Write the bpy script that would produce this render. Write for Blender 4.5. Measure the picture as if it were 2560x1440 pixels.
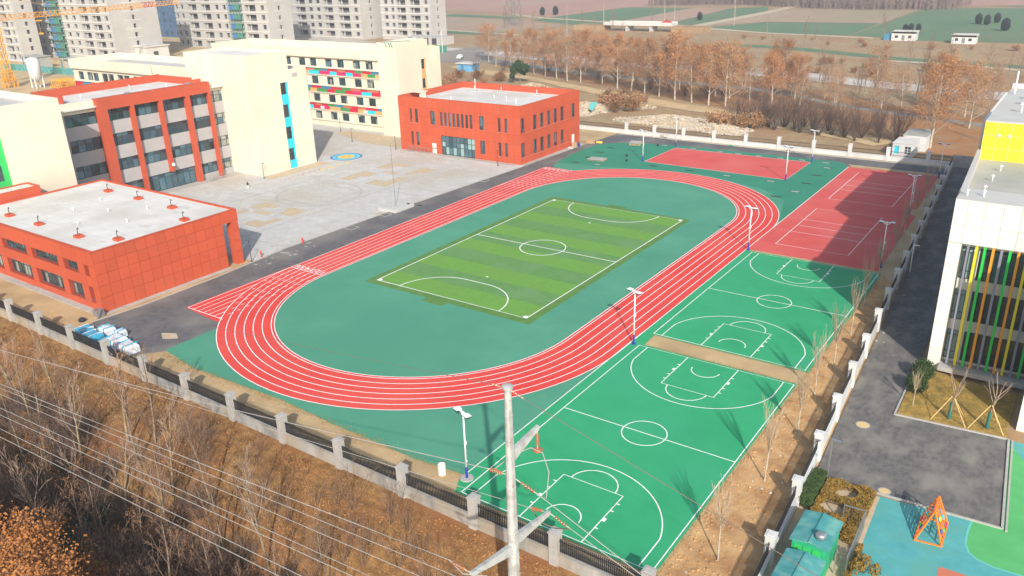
import bpy, math, random
from mathutils import Vector, Matrix, Euler
R = math.radians
for o in list(bpy.data.objects): bpy.data.objects.remove(o, do_unlink=True)
S = bpy.context.scene
COL = S.collection
# ------------------------------------------------------------------ camera
cam_d = bpy.data.cameras.new('camera'); cam = bpy.data.objects.new('camera', cam_d); COL.objects.link(cam)
YAW, PITCH, ROLL = 0.62252, 0.3860, -0.03154
fw = Vector((-math.sin(YAW)*math.cos(PITCH), math.cos(YAW)*math.cos(PITCH), -math.sin(PITCH)))
rt = fw.cross(Vector((0, 0, 1))).normalized(); up = rt.cross(fw)
r2 = rt*math.cos(ROLL)+up*math.sin(ROLL); u2 = up*math.cos(ROLL)-rt*math.sin(ROLL)
cam.matrix_world = Matrix(((r2.x, u2.x, -fw.x, 31.926), (r2.y, u2.y, -fw.y, -37.464), (r2.z, u2.z, -fw.z, 35.618), (0, 0, 0, 1)))
cam_d.sensor_width = 36; cam_d.lens = 36*2050.32/2560; cam_d.clip_start = .5; cam_d.clip_end = 5000
S.camera = cam
# ------------------------------------------------------------------ sky and sun
SUN_EL = R(31.3); SUN_DIR = Vector((.643*math.cos(SUN_EL), -.766*math.cos(SUN_EL), math.sin(SUN_EL)))
W_ = bpy.data.worlds.new('World'); S.world = W_; W_.use_nodes = True
nt = W_.node_tree; bg = nt.nodes['Background']; sk = nt.nodes.new('ShaderNodeTexSky'); sk.sky_type = 'NISHITA'
sk.sun_disc = False; sk.sun_elevation = SUN_EL; sk.sun_rotation = R(140); sk.air_density = 1.3; sk.dust_density = 2.5; sk.ozone_density = 1.5
nt.links.new(sk.outputs[0], bg.inputs[0]); bg.inputs[1].default_value = 0.145
sun_d = bpy.data.lights.new('sun', 'SUN'); sun_d.energy = 4.4; sun_d.angle = R(.6); sun_d.color = (1, .94, .84)
sun = bpy.data.objects.new('sun', sun_d); COL.objects.link(sun); sun.rotation_euler = SUN_DIR.to_track_quat('Z', 'Y').to_euler(); sun.location = (60, -60, 90)
S.view_settings.view_transform = 'Standard'; S.view_settings.look = 'None'; S.view_settings.exposure = 0.30; S.view_settings.gamma = 1
S.view_settings.use_curve_mapping = False
S.render.engine = 'CYCLES'; S.cycles.volume_bounces = 0; S.cycles.max_bounces = 6
# ------------------------------------------------------------------ materials
MATS = {}
def mat(name, c1, c2=None, scale=1.0, rough=.85, bump=0., bscale=None, detail=5, c3=None, s3=.15, metal=0., spec=.3, stretch=None, contrast=(.3, .7), rand=0.):
    if name in MATS: return MATS[name]
    m = bpy.data.materials.new(name); m.use_nodes = True; t = m.node_tree; N = t.nodes; L = t.links
    b = N['Principled BSDF']; b.inputs['Roughness'].default_value = rough; b.inputs['Metallic'].default_value = metal
    b.inputs['Specular IOR Level'].default_value = spec
    if c2 is None: b.inputs['Base Color'].default_value = (*c1, 1)
    def vary_obj(src):
        if not rand: return src
        oi = N.new('ShaderNodeObjectInfo'); mr = N.new('ShaderNodeMapRange'); mr.inputs['To Min'].default_value = 1-rand; mr.inputs['To Max'].default_value = 1+rand
        hs = N.new('ShaderNodeHueSaturation'); L.new(oi.outputs['Random'], mr.inputs[0]); L.new(mr.outputs[0], hs.inputs['Value']); L.new(src, hs.inputs['Color']); return hs.outputs[0]
    if c2 is not None or bump:
        g = N.new('ShaderNodeNewGeometry'); pos = g.outputs['Position']
        if stretch:
            mp = N.new('ShaderNodeMapping'); mp.inputs['Scale'].default_value = stretch; L.new(pos, mp.inputs[0]); pos = mp.outputs[0]
    if c2 is not None:
        n = N.new('ShaderNodeTexNoise'); n.inputs['Scale'].default_value = scale; n.inputs['Detail'].default_value = detail; n.inputs['Roughness'].default_value = .62
        L.new(pos, n.inputs['Vector'])
        r = N.new('ShaderNodeValToRGB'); r.color_ramp.elements[0].position = contrast[0]; r.color_ramp.elements[1].position = contrast[1]
        r.color_ramp.elements[0].color = (*c1, 1); r.color_ramp.elements[1].color = (*c2, 1)
        L.new(n.outputs['Fac'], r.inputs[0]); out = r.outputs[0]
        if c3 is not None:
            n3 = N.new('ShaderNodeTexNoise'); n3.inputs['Scale'].default_value = s3; n3.inputs['Detail'].default_value = 4; L.new(pos, n3.inputs['Vector'])
            r3 = N.new('ShaderNodeValToRGB'); r3.color_ramp.elements[0].position = .45; r3.color_ramp.elements[1].position = .68
            L.new(n3.outputs['Fac'], r3.inputs[0])
            mx = N.new('ShaderNodeMix'); mx.data_type = 'RGBA'; L.new(r3.outputs[0], mx.inputs['Factor']); L.new(out, mx.inputs['A']); mx.inputs['B'].default_value = (*c3, 1)
            out = mx.outputs['Result']
        L.new(vary_obj(out), b.inputs['Base Color'])
    if bump:
        nb = N.new('ShaderNodeTexNoise'); nb.inputs['Scale'].default_value = bscale or scale*6; nb.inputs['Detail'].default_value = 4; L.new(pos, nb.inputs['Vector'])
        bp = N.new('ShaderNodeBump'); bp.inputs['Strength'].default_value = bump; bp.inputs['Distance'].default_value = .05
        L.new(nb.outputs['Fac'], bp.inputs['Height']); L.new(bp.outputs[0], b.inputs['Normal'])
    MATS[name] = m; return m
def sh(c, k): return tuple(min(1, x*k) for x in c)
def vary(name, c, k=.12, scale=.6, **kw): return mat(name, sh(c, 1-k), sh(c, 1+k), scale=scale, **kw)
M_ = {}
def D(key, *a, **k): M_[key] = mat(key, *a, **k)
D('terrain', (.27, .175, .09), (.42, .31, .18), scale=.5, c3=(.32, .19, .10), s3=.06, bump=.6, bscale=3)
D('litter', (.27, .125, .05), (.40, .20, .085), scale=1.0, c3=(.34, .21, .11), s3=.2, detail=8, bump=.6, bscale=5)
D('slope', (.15, .07, .026), (.36, .20, .075), scale=1.3, c3=(.25, .105, .042), s3=.16, bump=.9, bscale=5, detail=8)
D('soil', (.42, .29, .15), (.52, .39, .22), scale=.35, c3=(.36, .25, .13), s3=.2, bump=.4, bscale=3, detail=7)
D('bedsoil', (.43, .33, .21), (.54, .45, .33), scale=1.2, bump=.4, detail=7)
D('rawsoil', (.44, .255, .11), (.58, .37, .18), scale=.9, c3=(.36, .19, .085), s3=.5, bump=.8, bscale=3, detail=8)
D('paving', (.46, .455, .44), (.58, .575, .56), scale=.5, c3=(.47, .44, .38), s3=.09, detail=9, bump=.1, bscale=4)
D('joint', (.33, .32, .30), (.40, .39, .37), scale=2)
D('asphalt', (.075, .073, .08), (.155, .15, .152), scale=1.4, c3=(.19, .18, .17), s3=.16, detail=10, bump=.25, bscale=25, contrast=(.25, .75))
D('asphalt2', (.068, .066, .068), (.185, .178, .172), scale=2.6, c3=(.215, .20, .18), s3=.6, detail=14, contrast=(.22, .78), stretch=(1, .55, 1), bump=.25, bscale=25)
D('asphalt3', (.20, .185, .165), (.29, .275, .25), scale=.3, c3=(.33, .27, .20), s3=.1, detail=9)
D('green', (.056, .245, .158), (.088, .31, .205), scale=.14, c3=(.06, .255, .165), s3=.04, detail=10, bump=.08, bscale=40)
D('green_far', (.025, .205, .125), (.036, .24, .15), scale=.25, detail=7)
D('court', (.020, .295, .125), (.034, .355, .155), scale=.22, c3=(.036, .325, .165), s3=.07, detail=10, bump=.06, bscale=40)
D('track', (.60, .046, .037), (.70, .064, .05), scale=.3, c3=(.66, .085, .066), s3=.06, detail=10, bump=.08, bscale=45)
D('redcourt', (.55, .078, .07), (.63, .10, .088), scale=.25, c3=(.60, .125, .11), s3=.08, detail=10)
D('turf_l', (.115, .285, .042), (.145, .325, .058), scale=1.2, c3=(.135, .285, .055), s3=.25, detail=12, bump=.2, bscale=30)
D('turf_d', (.088, .228, .055), (.125, .272, .085), scale=1.2, c3=(.13, .268, .10), s3=.25, detail=12, bump=.2, bscale=30)
D('turf_e', (.07, .18, .035), (.115, .235, .06), scale=.8, detail=8)
D('white', (.76, .76, .74), (.86, .86, .84), scale=1.4)
D('red', (.46, .078, .032), (.51, .092, .042), scale=.5, c3=(.44, .085, .04), s3=.25, detail=9, rough=.7, rand=.06)
D('redjoint', (.30, .05, .03))
D('redplain', (.45, .078, .035), (.50, .09, .043), scale=.5, c3=(.42, .08, .04), s3=.3, detail=9, rough=.75)
D('cream', (.67, .615, .495), (.715, .658, .535), scale=.3, c3=(.635, .58, .462), s3=.14, detail=10)
D('roofw', (.57, .55, .52), (.68, .665, .64), scale=.4, c3=(.53, .505, .465), s3=.16, detail=10)
D('seam', (.50, .485, .455), (.58, .56, .53), scale=1)
D('roofg', (.42, .42, .41), (.52, .52, .50), scale=.4, c3=(.47, .45, .42), s3=.2, detail=8)
D('roofk', (.30, .31, .28), (.36, .37, .34), scale=.5, c3=(.40, .395, .36), s3=.2, detail=7)
D('greyband', (.36, .345, .345), (.41, .395, .395), scale=.4)
D('glass', (.035, .08, .11), (.085, .16, .20), scale=.45, rough=.06, spec=.75, detail=3, rand=.45)  # random pane tone stands for mixed reflections
D('glass2', (.016, .03, .038), (.045, .065, .075), scale=.6, rough=.06, spec=.7, detail=3, rand=.5)  # darker pane, reflections again put in as random tone
D('glassw', (.20, .22, .20), (.34, .35, .32), scale=.5, rough=.12, spec=.5, detail=2, contrast=(.4, .6))
D('glassk', (.012, .028, .026), (.05, .075, .07), scale=.35, rough=.05, spec=.7, detail=3)
D('glasst', (.22, .36, .36), (.30, .44, .43), scale=.7, rough=.1, spec=.6)
D('frame', (.05, .07, .075), rough=.5)
D('framel', (.30, .33, .34), rough=.5)
D('door', (.72, .68, .60), (.78, .74, .66), scale=1)
D('concrete', (.32, .31, .295), (.45, .44, .415), scale=.9, c3=(.38, .36, .34), s3=.35, detail=8, bump=.2, bscale=9)
D('concw', (.56, .56, .56), (.66, .66, .655), scale=.8, c3=(.50, .50, .495), s3=.4, detail=9)
D('wallfront', (.20, .195, .185), (.42, .405, .38), scale=.9, c3=(.36, .29, .21), s3=.3, detail=9, stretch=(1, 1, .35), bump=.2, bscale=6)
D('hirise', (.40, .385, .365), (.50, .485, .46), scale=.15, c3=(.45, .44, .43), s3=.06, detail=8)
D('hirisel', (.52, .50, .475), (.60, .585, .56), scale=.15, detail=7)
D('unlit_opening', (.045, .045, .055), (.10, .10, .11), scale=.4, rand=.5)  # near-black colour stands for the unlit space inside openings
D('bluewall', (.06, .11, .20), (.08, .14, .25), scale=.3)
D('net', (.04, .17, .13), (.08, .27, .2), scale=1.2)
D('netblue', (.05, .15, .42), (.08, .2, .5), scale=1)
D('crane', (.75, .36, .03), rough=.5)
D('cranered', (.5, .04, .03), rough=.5)
D('metalw', (.78, .79, .80), rough=.4)
D('metalb', (.02, .03, .30), rough=.4)
D('metald', (.03, .03, .035), rough=.5)
D('metalg', (.35, .36, .37), (.5, .5, .51), scale=8, rough=.3, metal=.7)
D('solar', (.015, .02, .05), rough=.15)
D('iron', (.022, .022, .025), rough=.55)
D('steel', (.43, .445, .44), (.56, .57, .56), scale=1.5, c3=(.36, .35, .33), s3=2, rough=.45, metal=.15)
D('ceramic', (.32, .115, .055), (.40, .16, .08), scale=6, rough=.3)
D('fitting', (.42, .38, .32), (.55, .50, .42), scale=9, rough=.5)
D('wire', (.36, .35, .33), rough=.4)
D('wired', (.16, .13, .11), rough=.6)
D('bark', (.16, .115, .08), (.30, .235, .17), scale=3, detail=7)
D('barkp', (.40, .36, .29), (.56, .51, .42), scale=2.5, c3=(.28, .23, .17), s3=1.5, detail=7)
D('barky', (.26, .20, .11), (.40, .32, .19), scale=3, c3=(.14, .10, .07), s3=1, detail=7)
D('twig', (.16, .10, .07), (.25, .165, .12), scale=.8)
D('twigp', (.30, .21, .16), (.42, .31, .25), scale=.8)
D('twigf', (.17, .12, .11), (.25, .185, .165), scale=.1)
D('leafg', (.22, .095, .032), (.42, .20, .075), scale=1.1, detail=7)
D('twigd', (.07, .046, .042), (.13, .09, .078), scale=.6)
D('leafo', (.30, .135, .055), (.47, .235, .11), scale=2.2, detail=6)
D('leafb', (.26, .13, .06), (.42, .24, .12), scale=2.2, detail=6)
D('leafr', (.22, .085, .026), (.42, .175, .055), scale=3, detail=6)
D('ever', (.022, .05, .02), (.05, .09, .035), scale=2.5, detail=5)
D('everd', (.012, .022, .025), (.025, .042, .04), scale=1.5, detail=5)
D('hedgey', (.055, .06, .015), (.36, .20, .04), scale=3.6, detail=6)
D('hedgeg', (.02, .045, .012), (.06, .10, .03), scale=3.5, detail=6)
D('drygrass', (.22, .14, .035), (.47, .31, .08), scale=2.4, c3=(.22, .165, .05), s3=.8, detail=8, bump=.5, bscale=20)
D('straw', (.22, .125, .045), (.46, .28, .11), scale=1.3, detail=6)
D('rubble', (.40, .32, .22), (.56, .47, .35), scale=.9, c3=(.42, .30, .18), s3=.4, detail=9, bump=.8, bscale=3)
D('stone', (.38, .32, .25), (.58, .51, .42), scale=2)
D('teal', (.06, .30, .32), (.10, .38, .39), scale=.9, c3=(.10, .33, .30), s3=.5, detail=8)
D('tealp', (.12, .46, .44), (.14, .50, .47), scale=.5)
D('tealroof', (.04, .23, .24), (.075, .31, .31), scale=1, c3=(.15, .36, .33), s3=1.2, detail=8, rough=.75)
D('greenwall', (.02, .32, .15), (.03, .40, .2), scale=2, rough=.5)
D('kgreen', (.075, .35, .115), (.10, .42, .15), scale=.7, detail=9)
D('orange', (.80, .20, .02), rough=.45)
D('kgw', (.72, .70, .64), (.78, .765, .705), scale=.4, c3=(.70, .67, .60), s3=.3, detail=8, rough=.6, rand=.03)
D('kgj', (.42, .40, .37))
D('yellow', (.86, .72, .03), (.90, .76, .04), scale=.3, rough=.5)
D('fy', (.74, .60, .03), rough=.45); D('fg', (.03, .50, .08), rough=.45); D('fo', (.72, .30, .03), rough=.45); D('fs', (.22, .22, .28), rough=.45)
D('cyan', (.03, .55, .72), rough=.6); D('pgreen', (.06, .27, .085), rough=.6); D('pred', (.55, .02, .05), rough=.6); D('pink', (.62, .03, .13), rough=.6)
D('porange', (.76, .36, .15), rough=.6); D('pblue', (.06, .22, .36), rough=.6); D('psalmon', (.52, .16, .10), rough=.6); D('lgreen', (.03, .45, .10), (.04, .5, .13), scale=.4, rough=.6)
D('bamboot', (.34, .25, .17), (.46, .36, .26), scale=2)
D('bamboo', (.55, .38, .17), (.68, .5, .25), scale=5)
D('wrapg', (.02, .11, .10), (.03, .16, .13), scale=8)
D('plasticb', (.04, .28, .45), (.08, .38, .55), scale=1.5, rough=.35); D('plasticw', (.50, .54, .60), (.68, .71, .75), scale=2, rough=.35)
D('box', (.36, .24, .14), (.48, .34, .21), scale=3)
D('bluetarp', (.02, .05, .2), (.04, .09, .3), scale=1.5, rough=.5)
D('f_green', (.085, .165, .085), (.125, .205, .11), scale=.05, c3=(.15, .175, .10), s3=.015, stretch=(1, .35, 1), detail=8)
D('f_pink', (.38, .205, .155), (.44, .25, .19), scale=.035, c3=(.40, .27, .19), s3=.012, stretch=(1, .35, 1), detail=8)
D('f_brown', (.34, .235, .16), (.40, .285, .20), scale=.05, c3=(.30, .25, .15), s3=.015, stretch=(1, .35, 1), detail=8)
D('f_path', (.46, .37, .25), (.54, .44, .31), scale=.2)
D('canal', (.46, .43, .40), (.56, .53, .50), scale=.25, c3=(.36, .28, .21), s3=.08, detail=7)
D('track_dirt', (.50, .36, .19), (.58, .44, .25), scale=.4, c3=(.42, .29, .15), s3=.15, detail=7)
D('carw', (.8, .8, .8), rough=.3); D('tyre', (.02, .02, .02)); D('skyblue', (.12, .32, .55), (.16, .4, .62), scale=1)
D('ring_b', (.03, .12, .42)); D('ring_c', (.15, .55, .75)); D('ring_y', (.72, .55, .12)); D('ring_o', (.75, .28, .1)); D('ring_g', (.08, .3, .14))
def slabs(m, w, h, k):
    t = M_[m].node_tree; N = t.nodes; L = t.links; b = N['Principled BSDF']; src = b.inputs['Base Color'].links[0].from_socket
    g = N.new('ShaderNodeNewGeometry'); br = N.new('ShaderNodeTexBrick'); br.inputs['Scale'].default_value = 1; br.inputs['Brick Width'].default_value = w; br.inputs['Row Height'].default_value = h; br.inputs['Mortar Size'].default_value = .03
    br.inputs['Color1'].default_value = (1, 1, 1, 1); br.inputs['Color2'].default_value = (k, k, k*.99, 1); br.inputs['Mortar'].default_value = (.8, .8, .8, 1)
    L.new(g.outputs['Position'], br.inputs['Vector']); mx = N.new('ShaderNodeMix'); mx.data_type = 'RGBA'; mx.blend_type = 'MULTIPLY'; mx.inputs['Factor'].default_value = 1
    L.new(src, mx.inputs['A']); L.new(br.outputs['Color'], mx.inputs['B']); L.new(mx.outputs['Result'], b.inputs['Base Color'])
slabs('paving', 1.2, .6, .90)
# ------------------------------------------------------------------ helpers
W = {}      # world offset of every object that has children
class MB:
    def __init__(s): s.v = []; s.f = []
    def quad(s, a, b, c, d):
        n = len(s.v); s.v += [tuple(a), tuple(b), tuple(c), tuple(d)]; s.f.append((n, n+1, n+2, n+3)); return s
    def poly(s, pts, z=None):
        n = len(s.v); s.v += [(p[0], p[1], z) if z is not None else tuple(p) for p in pts]; s.f.append(tuple(range(n, n+len(pts)))); return s
    def box(s, x0, x1, y0, y1, z0, z1):
        n = len(s.v)
        s.v += [(x0, y0, z0), (x1, y0, z0), (x1, y1, z0), (x0, y1, z0), (x0, y0, z1), (x1, y0, z1), (x1, y1, z1), (x0, y1, z1)]
        s.f += [(n+3, n+2, n+1, n), (n+4, n+5, n+6, n+7), (n, n+1, n+5, n+4), (n+1, n+2, n+6, n+5), (n+2, n+3, n+7, n+6), (n+3, n, n+4, n+7)]; return s
    def prism(s, pts, z0, z1):
        n = len(s.v); k = len(pts); s.v += [(p[0], p[1], z0) for p in pts]+[(p[0], p[1], z1) for p in pts]
        s.f.append(tuple(range(n+k-1, n-1, -1))); s.f.append(tuple(range(n+k, n+2*k)))
        for i in range(k): j = (i+1) % k; s.f.append((n+i, n+j, n+k+j, n+k+i))
        return s
    def bar(s, p, q, w, h=None, upv=(0, 0, 1)):
        h = h or w; p = Vector(p); q = Vector(q); d = (q-p).normalized(); u = Vector(upv)
        if abs(d.dot(u)) > .98: u = Vector((1, 0, 0))
        a = d.cross(u).normalized()*w/2; b = a.normalized().cross(d)*h/2; n = len(s.v)
        for c in (p, q): s.v += [tuple(c-a-b), tuple(c+a-b), tuple(c+a+b), tuple(c-a+b)]
        s.f += [(n+3, n+2, n+1, n), (n+4, n+5, n+6, n+7)]+[(n+i, n+(i+1) % 4, n+4+(i+1) % 4, n+4+i) for i in range(4)]; return s
    def tube(s, pts, rad, n=6, cap=True):
        pts = [Vector(p) for p in pts]; m = len(pts); rad = rad if hasattr(rad, '__len__') else [rad]*m; base = len(s.v); pa = None
        for i in range(m):
            d = (pts[min(i+1, m-1)]-pts[max(i-1, 0)]).normalized()
            if pa is None: pa = d.orthogonal().normalized()
            else:
                pa = pa-d*pa.dot(d); pa = pa.normalized() if pa.length > 1e-6 else d.orthogonal().normalized()
            pb = d.cross(pa)
            for k in range(n):
                t = 2*math.pi*k/n; s.v.append(tuple(pts[i]+(pa*math.cos(t)+pb*math.sin(t))*rad[i]))
        for i in range(m-1):
            for k in range(n): a = base+i*n+k; b = base+i*n+(k+1) % n; s.f.append((a, b, b+n, a+n))
        if cap: s.f.append(tuple(base+n-1-k for k in range(n))); s.f.append(tuple(base+(m-1)*n+k for k in range(n)))
        return s
    def lathe(s, prof, c=(0, 0, 0), n=12):
        base = len(s.v)
        for r, z in prof:
            for k in range(n): t = 2*math.pi*k/n; s.v.append((c[0]+r*math.cos(t), c[1]+r*math.sin(t), c[2]+z))
        for i in range(len(prof)-1):
            for k in range(n): a = base+i*n+k; b = base+i*n+(k+1) % n; s.f.append((a, b, b+n, a+n))
        s.f.append(tuple(base+n-1-k for k in range(n))); s.f.append(tuple(base+(len(prof)-1)*n+k for k in range(n))); return s
    def strip(s, path, w, z, closed=False):
        P = [Vector((p[0], p[1], 0)) for p in path]; m = len(P); base = len(s.v)
        for i in range(m):
            a = P[(i-1) % m] if closed or i > 0 else P[i]; b = P[(i+1) % m] if closed or i < m-1 else P[i]
            d = (b-a).normalized(); nn = Vector((-d.y, d.x, 0))*w/2
            s.v += [(P[i].x+nn.x, P[i].y+nn.y, z), (P[i].x-nn.x, P[i].y-nn.y, z)]
        for i in range(m if closed else m-1): j = (i+1) % m; s.f.append((base+2*i+1, base+2*j+1, base+2*j, base+2*i))
        return s
    def mesh(s, name, m, off=(0, 0, 0), smooth=False):
        me = bpy.data.meshes.new(name); o = off
        me.from_pydata([(a-o[0], b-o[1], c-o[2]) for a, b, c in s.v], [], s.f); me.update()
        if m is not None: me.materials.append(M_[m] if isinstance(m, str) else m)
        if smooth:
            me.polygons.foreach_set('use_smooth', [True]*len(me.polygons))
        return me
    def build(s, name, m, parent=None, smooth=False, kind=None, label=None):
        if parent is None:
            xs = [p[0] for p in s.v]; ys = [p[1] for p in s.v]; zs = [p[2] for p in s.v]
            off = Vector(((min(xs)+max(xs))/2, (min(ys)+max(ys))/2, min(zs)))
        else: off = W[parent.name]
        o = bpy.data.objects.new(name, s.mesh(name, m, off, smooth)); COL.objects.link(o)
        if parent is None: o.location = off
        else: o.parent = parent
        W[o.name] = Vector(off)
        if kind: o['kind'] = kind
        if label: o['label'] = label
        return o
def inst(me, name, parent, loc, rz=0, scale=None, kind=None):
    o = bpy.data.objects.new(name, me); COL.objects.link(o); base = Vector((0, 0, 0))
    if parent is not None: o.parent = parent; base = W[parent.name]
    o.location = Vector(loc)-base; o.rotation_euler[2] = rz
    if scale: o.scale = scale
    W[o.name] = Vector(loc)
    if kind: o['kind'] = kind
    return o
def tag(o, label, cat, group=None):
    o['label'] = label; o['category'] = cat
    if group: o['group'] = group
    return o
def thing(name, label, cat, loc, group=None, local=False, rz=0):
    o = bpy.data.objects.new(name, None); COL.objects.link(o); o.location = loc; o.rotation_euler[2] = rz; o.empty_display_size = .5
    W[o.name] = Vector((0, 0, 0)) if local else Vector(loc); return tag(o, label, cat, group)
def copy_tree(root, loc, rz=0, sc=1., label=None, group=None):
    kids = [c for c in KIDS[root.name]]
    r = root.copy(); COL.objects.link(r); r.location = loc; r.rotation_euler[2] = rz
    r.scale = (sc, sc, sc) if not hasattr(sc, '__len__') else sc
    if label: r['label'] = label
    if group: r['group'] = group
    elif label and 'group' in r: del r['group']
    for ch in kids:
        c = ch.copy(); COL.objects.link(c); c.parent = r
        for g in KIDS.get(ch.name, []):
            d = g.copy(); COL.objects.link(d); d.parent = c
    return r
KIDS = {}
def reg(root):
    KIDS[root.name] = list(root.children)
    for c in root.children:
        if c.children: KIDS[c.name] = list(c.children)
    return root
def struct(name, mb, m, parent=None):
    o = mb.build(name, m, parent)
    if parent is None: o['kind'] = 'structure'
    return o
def arc(cx, cy, r, a0, a1, n=32): return [(cx+r*math.cos(R(a0+(a1-a0)*i/n)), cy+r*math.sin(R(a0+(a1-a0)*i/n))) for i in range(n+1)]
def dense(pts, step=.5, jit=0, rng=random):
    out = []
    for i in range(len(pts)-1):
        a, b = Vector(pts[i]), Vector(pts[i+1]); n = max(1, int((b-a).length/step))
        for k in range(n):
            p = a+(b-a)*k/n; out.append((p.x+rng.uniform(-jit, jit), p.y+rng.uniform(-jit, jit)))
    out.append(tuple(pts[-1])); return out
# ================================================================== SETTING
rnd = random.Random(7)
def hnoise(x, y): return math.sin(x*.21+1.3)*math.cos(y*.17+.4)+.5*math.sin(x*.53+y*.41)
def slope_z(x, y):
    if y > -3.2: return -.10
    K = ((-3.2, -.10), (-4.7, -.35), (-9.5, -.9), (-13, -3.0), (-16.2, -3.9), (-18.8, -1.4), (-21, .3), (-26, .5), (-100, .5))
    for (a, za), (b, zb) in zip(K, K[1:]):
        if y >= b:
            t = (y-a)/(b-a); t = t*t*(3-2*t); return za+(zb-za)*t+.16*hnoise(x*2, y*2)*min(1, (-3.2-y)/4)
    return .5
m = MB()
xs = [-900, -600, -450, -300, -200, -140, -100]+[-90+2*i for i in range(71)]+[60, 90, 150, 300, 500]
ys = [-90, -70, -55]+[-46+i for i in range(43)]+[-3.2, 0, 40, 80, 118, 130, 150, 200, 300, 400, 500, 700, 1000, 1500]
idx = {}
for j, y in enumerate(ys):
    for i, x in enumerate(xs):
        idx[i, j] = len(m.v); m.v.append((x, y, slope_z(x, y)))
for j in range(len(ys)-1):
    for i in range(len(xs)-1): m.f.append((idx[i, j], idx[i+1, j], idx[i+1, j+1], idx[i, j+1]))
g_ = struct('ground', m, 'terrain'); g_.data.materials.append(M_['slope'])
for p in g_.data.polygons:
    p.use_smooth = True
    if p.center.y+g_.location.y < -1: p.material_index = 1
def sheet(name, pts, z, m, parent=None): return struct(name, MB().poly(pts, z), m, parent)
sheet('school_yard_soil', [(-130, -2.4), (21.5, -2.4), (13.6, 117), (-130, 117)], -.03, 'soil')
sheet('plaza_paving', [(-125, 24.2), (-50, 24.2), (-50, 93.9), (-125, 93.9)], -.012, 'paving')
# paving joints
pl = bpy.data.objects['plaza_paving']
mj = MB()
for x in (-62.6, -79.0): mj.strip([(x, 24.5), (x, 93)], .16, -.006)
for y in (30, 45.6, 58.4, 75): mj.strip([(-86, y), (-54, y)], .14, -.0055)
mj.strip(arc(-70, 51, 6.9, 0, 360, 64), .22, -.005)
mj.strip([(-74.9, 46.1), (-65.1, 46.1), (-65.1, 55.9), (-74.9, 55.9), (-74.9, 46.1)], .2, -.0045)
mj.build('paving_joint', 'joint', pl)
asph = [(-52.3, 18), (-52.1, 8.3), (-52.4, 4.8), (-52.7, 2.4), (-51.6, -1.2), (-41.5, -1.0), (-41.0, .5), (-39.3, 2.3), (-39.3, 10), (-44, 12), (-44, 80), (-43, 96), (-42, 106), (-33, 109.5), (14, 109.6), (13.6, 115.4), (-49.6, 115.8), (-50.4, 104), (-50.9, 82), (-52.8, 50), (-53.4, 30), (-52.8, 23.5)]
sheet('asphalt_road', asph, -.002, 'asphalt')
road = bpy.data.objects['asphalt_road']
mk = MB().strip([(-54.0, 6.4), (-53.5, 30), (-52.9, 50), (-51.0, 82), (-50.55, 100)], .18, 0)
m = MB()
kp = [(-52.75, 2.4), (-52.3, 8), (-52.45, 18), (-52.9, 23.5), (-53.5, 30), (-52.9, 50), (-51.0, 82), (-50.55, 103.5)]
for a, b in zip(kp, kp[1:]): m.bar((*a, .02), (*b, .02), .12, .08)
m.bar((-49.6, 115.9, .04), (13.5, 115.5, .04), .16, .14)
m.build('kerb', 'concrete', road)
def blob(cx, cy, r, n=14, k=.35, ex=1., ey=1.):
    return [(cx+ex*r*(1+rnd.uniform(-k, k))*math.cos(2*math.pi*i/n), cy+ey*r*(1+rnd.uniform(-k, k))*math.sin(2*math.pi*i/n)) for i in range(n)]
gedge = [(-39.5, 8.9), (-39.6, 2.4), (-33.8, 1.5), (-27, 1.75), (-21.5, 1.95), (-15, 1.55), (-9, 1.5), (-5.7, 1.4), (-1.2, 1.8)]
green = dense(gedge, .6, .05, rnd)+[(-.9, 2), (-.9, 108.9), (-3, 112.0), (-33, 111.4), (-41, 110), (-44.2, 108.6), (-46.4, 107.2), (-47.9, 105.3), (-48.4, 101), (-48.2, 95), (-47.4, 89), (-46.4, 85.4), (-44, 84), (-44, 12)]
sheet('synthetic_ground', green, .004, 'green')
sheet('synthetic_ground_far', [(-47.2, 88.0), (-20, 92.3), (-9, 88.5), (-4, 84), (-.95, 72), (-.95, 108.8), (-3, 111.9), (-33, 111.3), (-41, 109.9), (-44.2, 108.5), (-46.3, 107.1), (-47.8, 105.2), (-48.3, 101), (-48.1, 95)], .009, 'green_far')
# --------------------------------------------------------------- running track
XC, Y0, Y1, RI, RO = -24.05, 25.6, 68.8, 17.2, 23.05
def oval(r, n=48): return arc(XC, Y1, r, 0, 180, n)+arc(XC, Y0, r, 180, 360, n)
m = MB(); a = oval(RI-.06); b = oval(RO+.06); k = len(a); m.v = [(p[0], p[1], .014) for p in a+b]
m.f = [(i, (i+1) % k, k+(i+1) % k, k+i) for i in range(k)]
tr = struct('running_track', m, 'track')
xo, xi = XC-RO-.22, XC-RI
MB().poly([(xo, 10.1), (-40.9, 9.5), (-40.9, 14), (xi, 24), (xo, 26)], .0125).build('straight_extension', 'track', tr)
MB().poly([(xo, 68), (xi, 70), (-40.6, 78), (-40.6, 84.3), (xo, 84.5)], .0125).build('straight_extension', 'track', tr)
m = MB()
rs = [RI, RI+.33]+[RI+.33+.92*i for i in range(1, 7)]
for i, r in enumerate(rs):
    MB().strip(oval(min(r, RO)), .09, .019, True).build('lane_line', 'white', tr)
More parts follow.
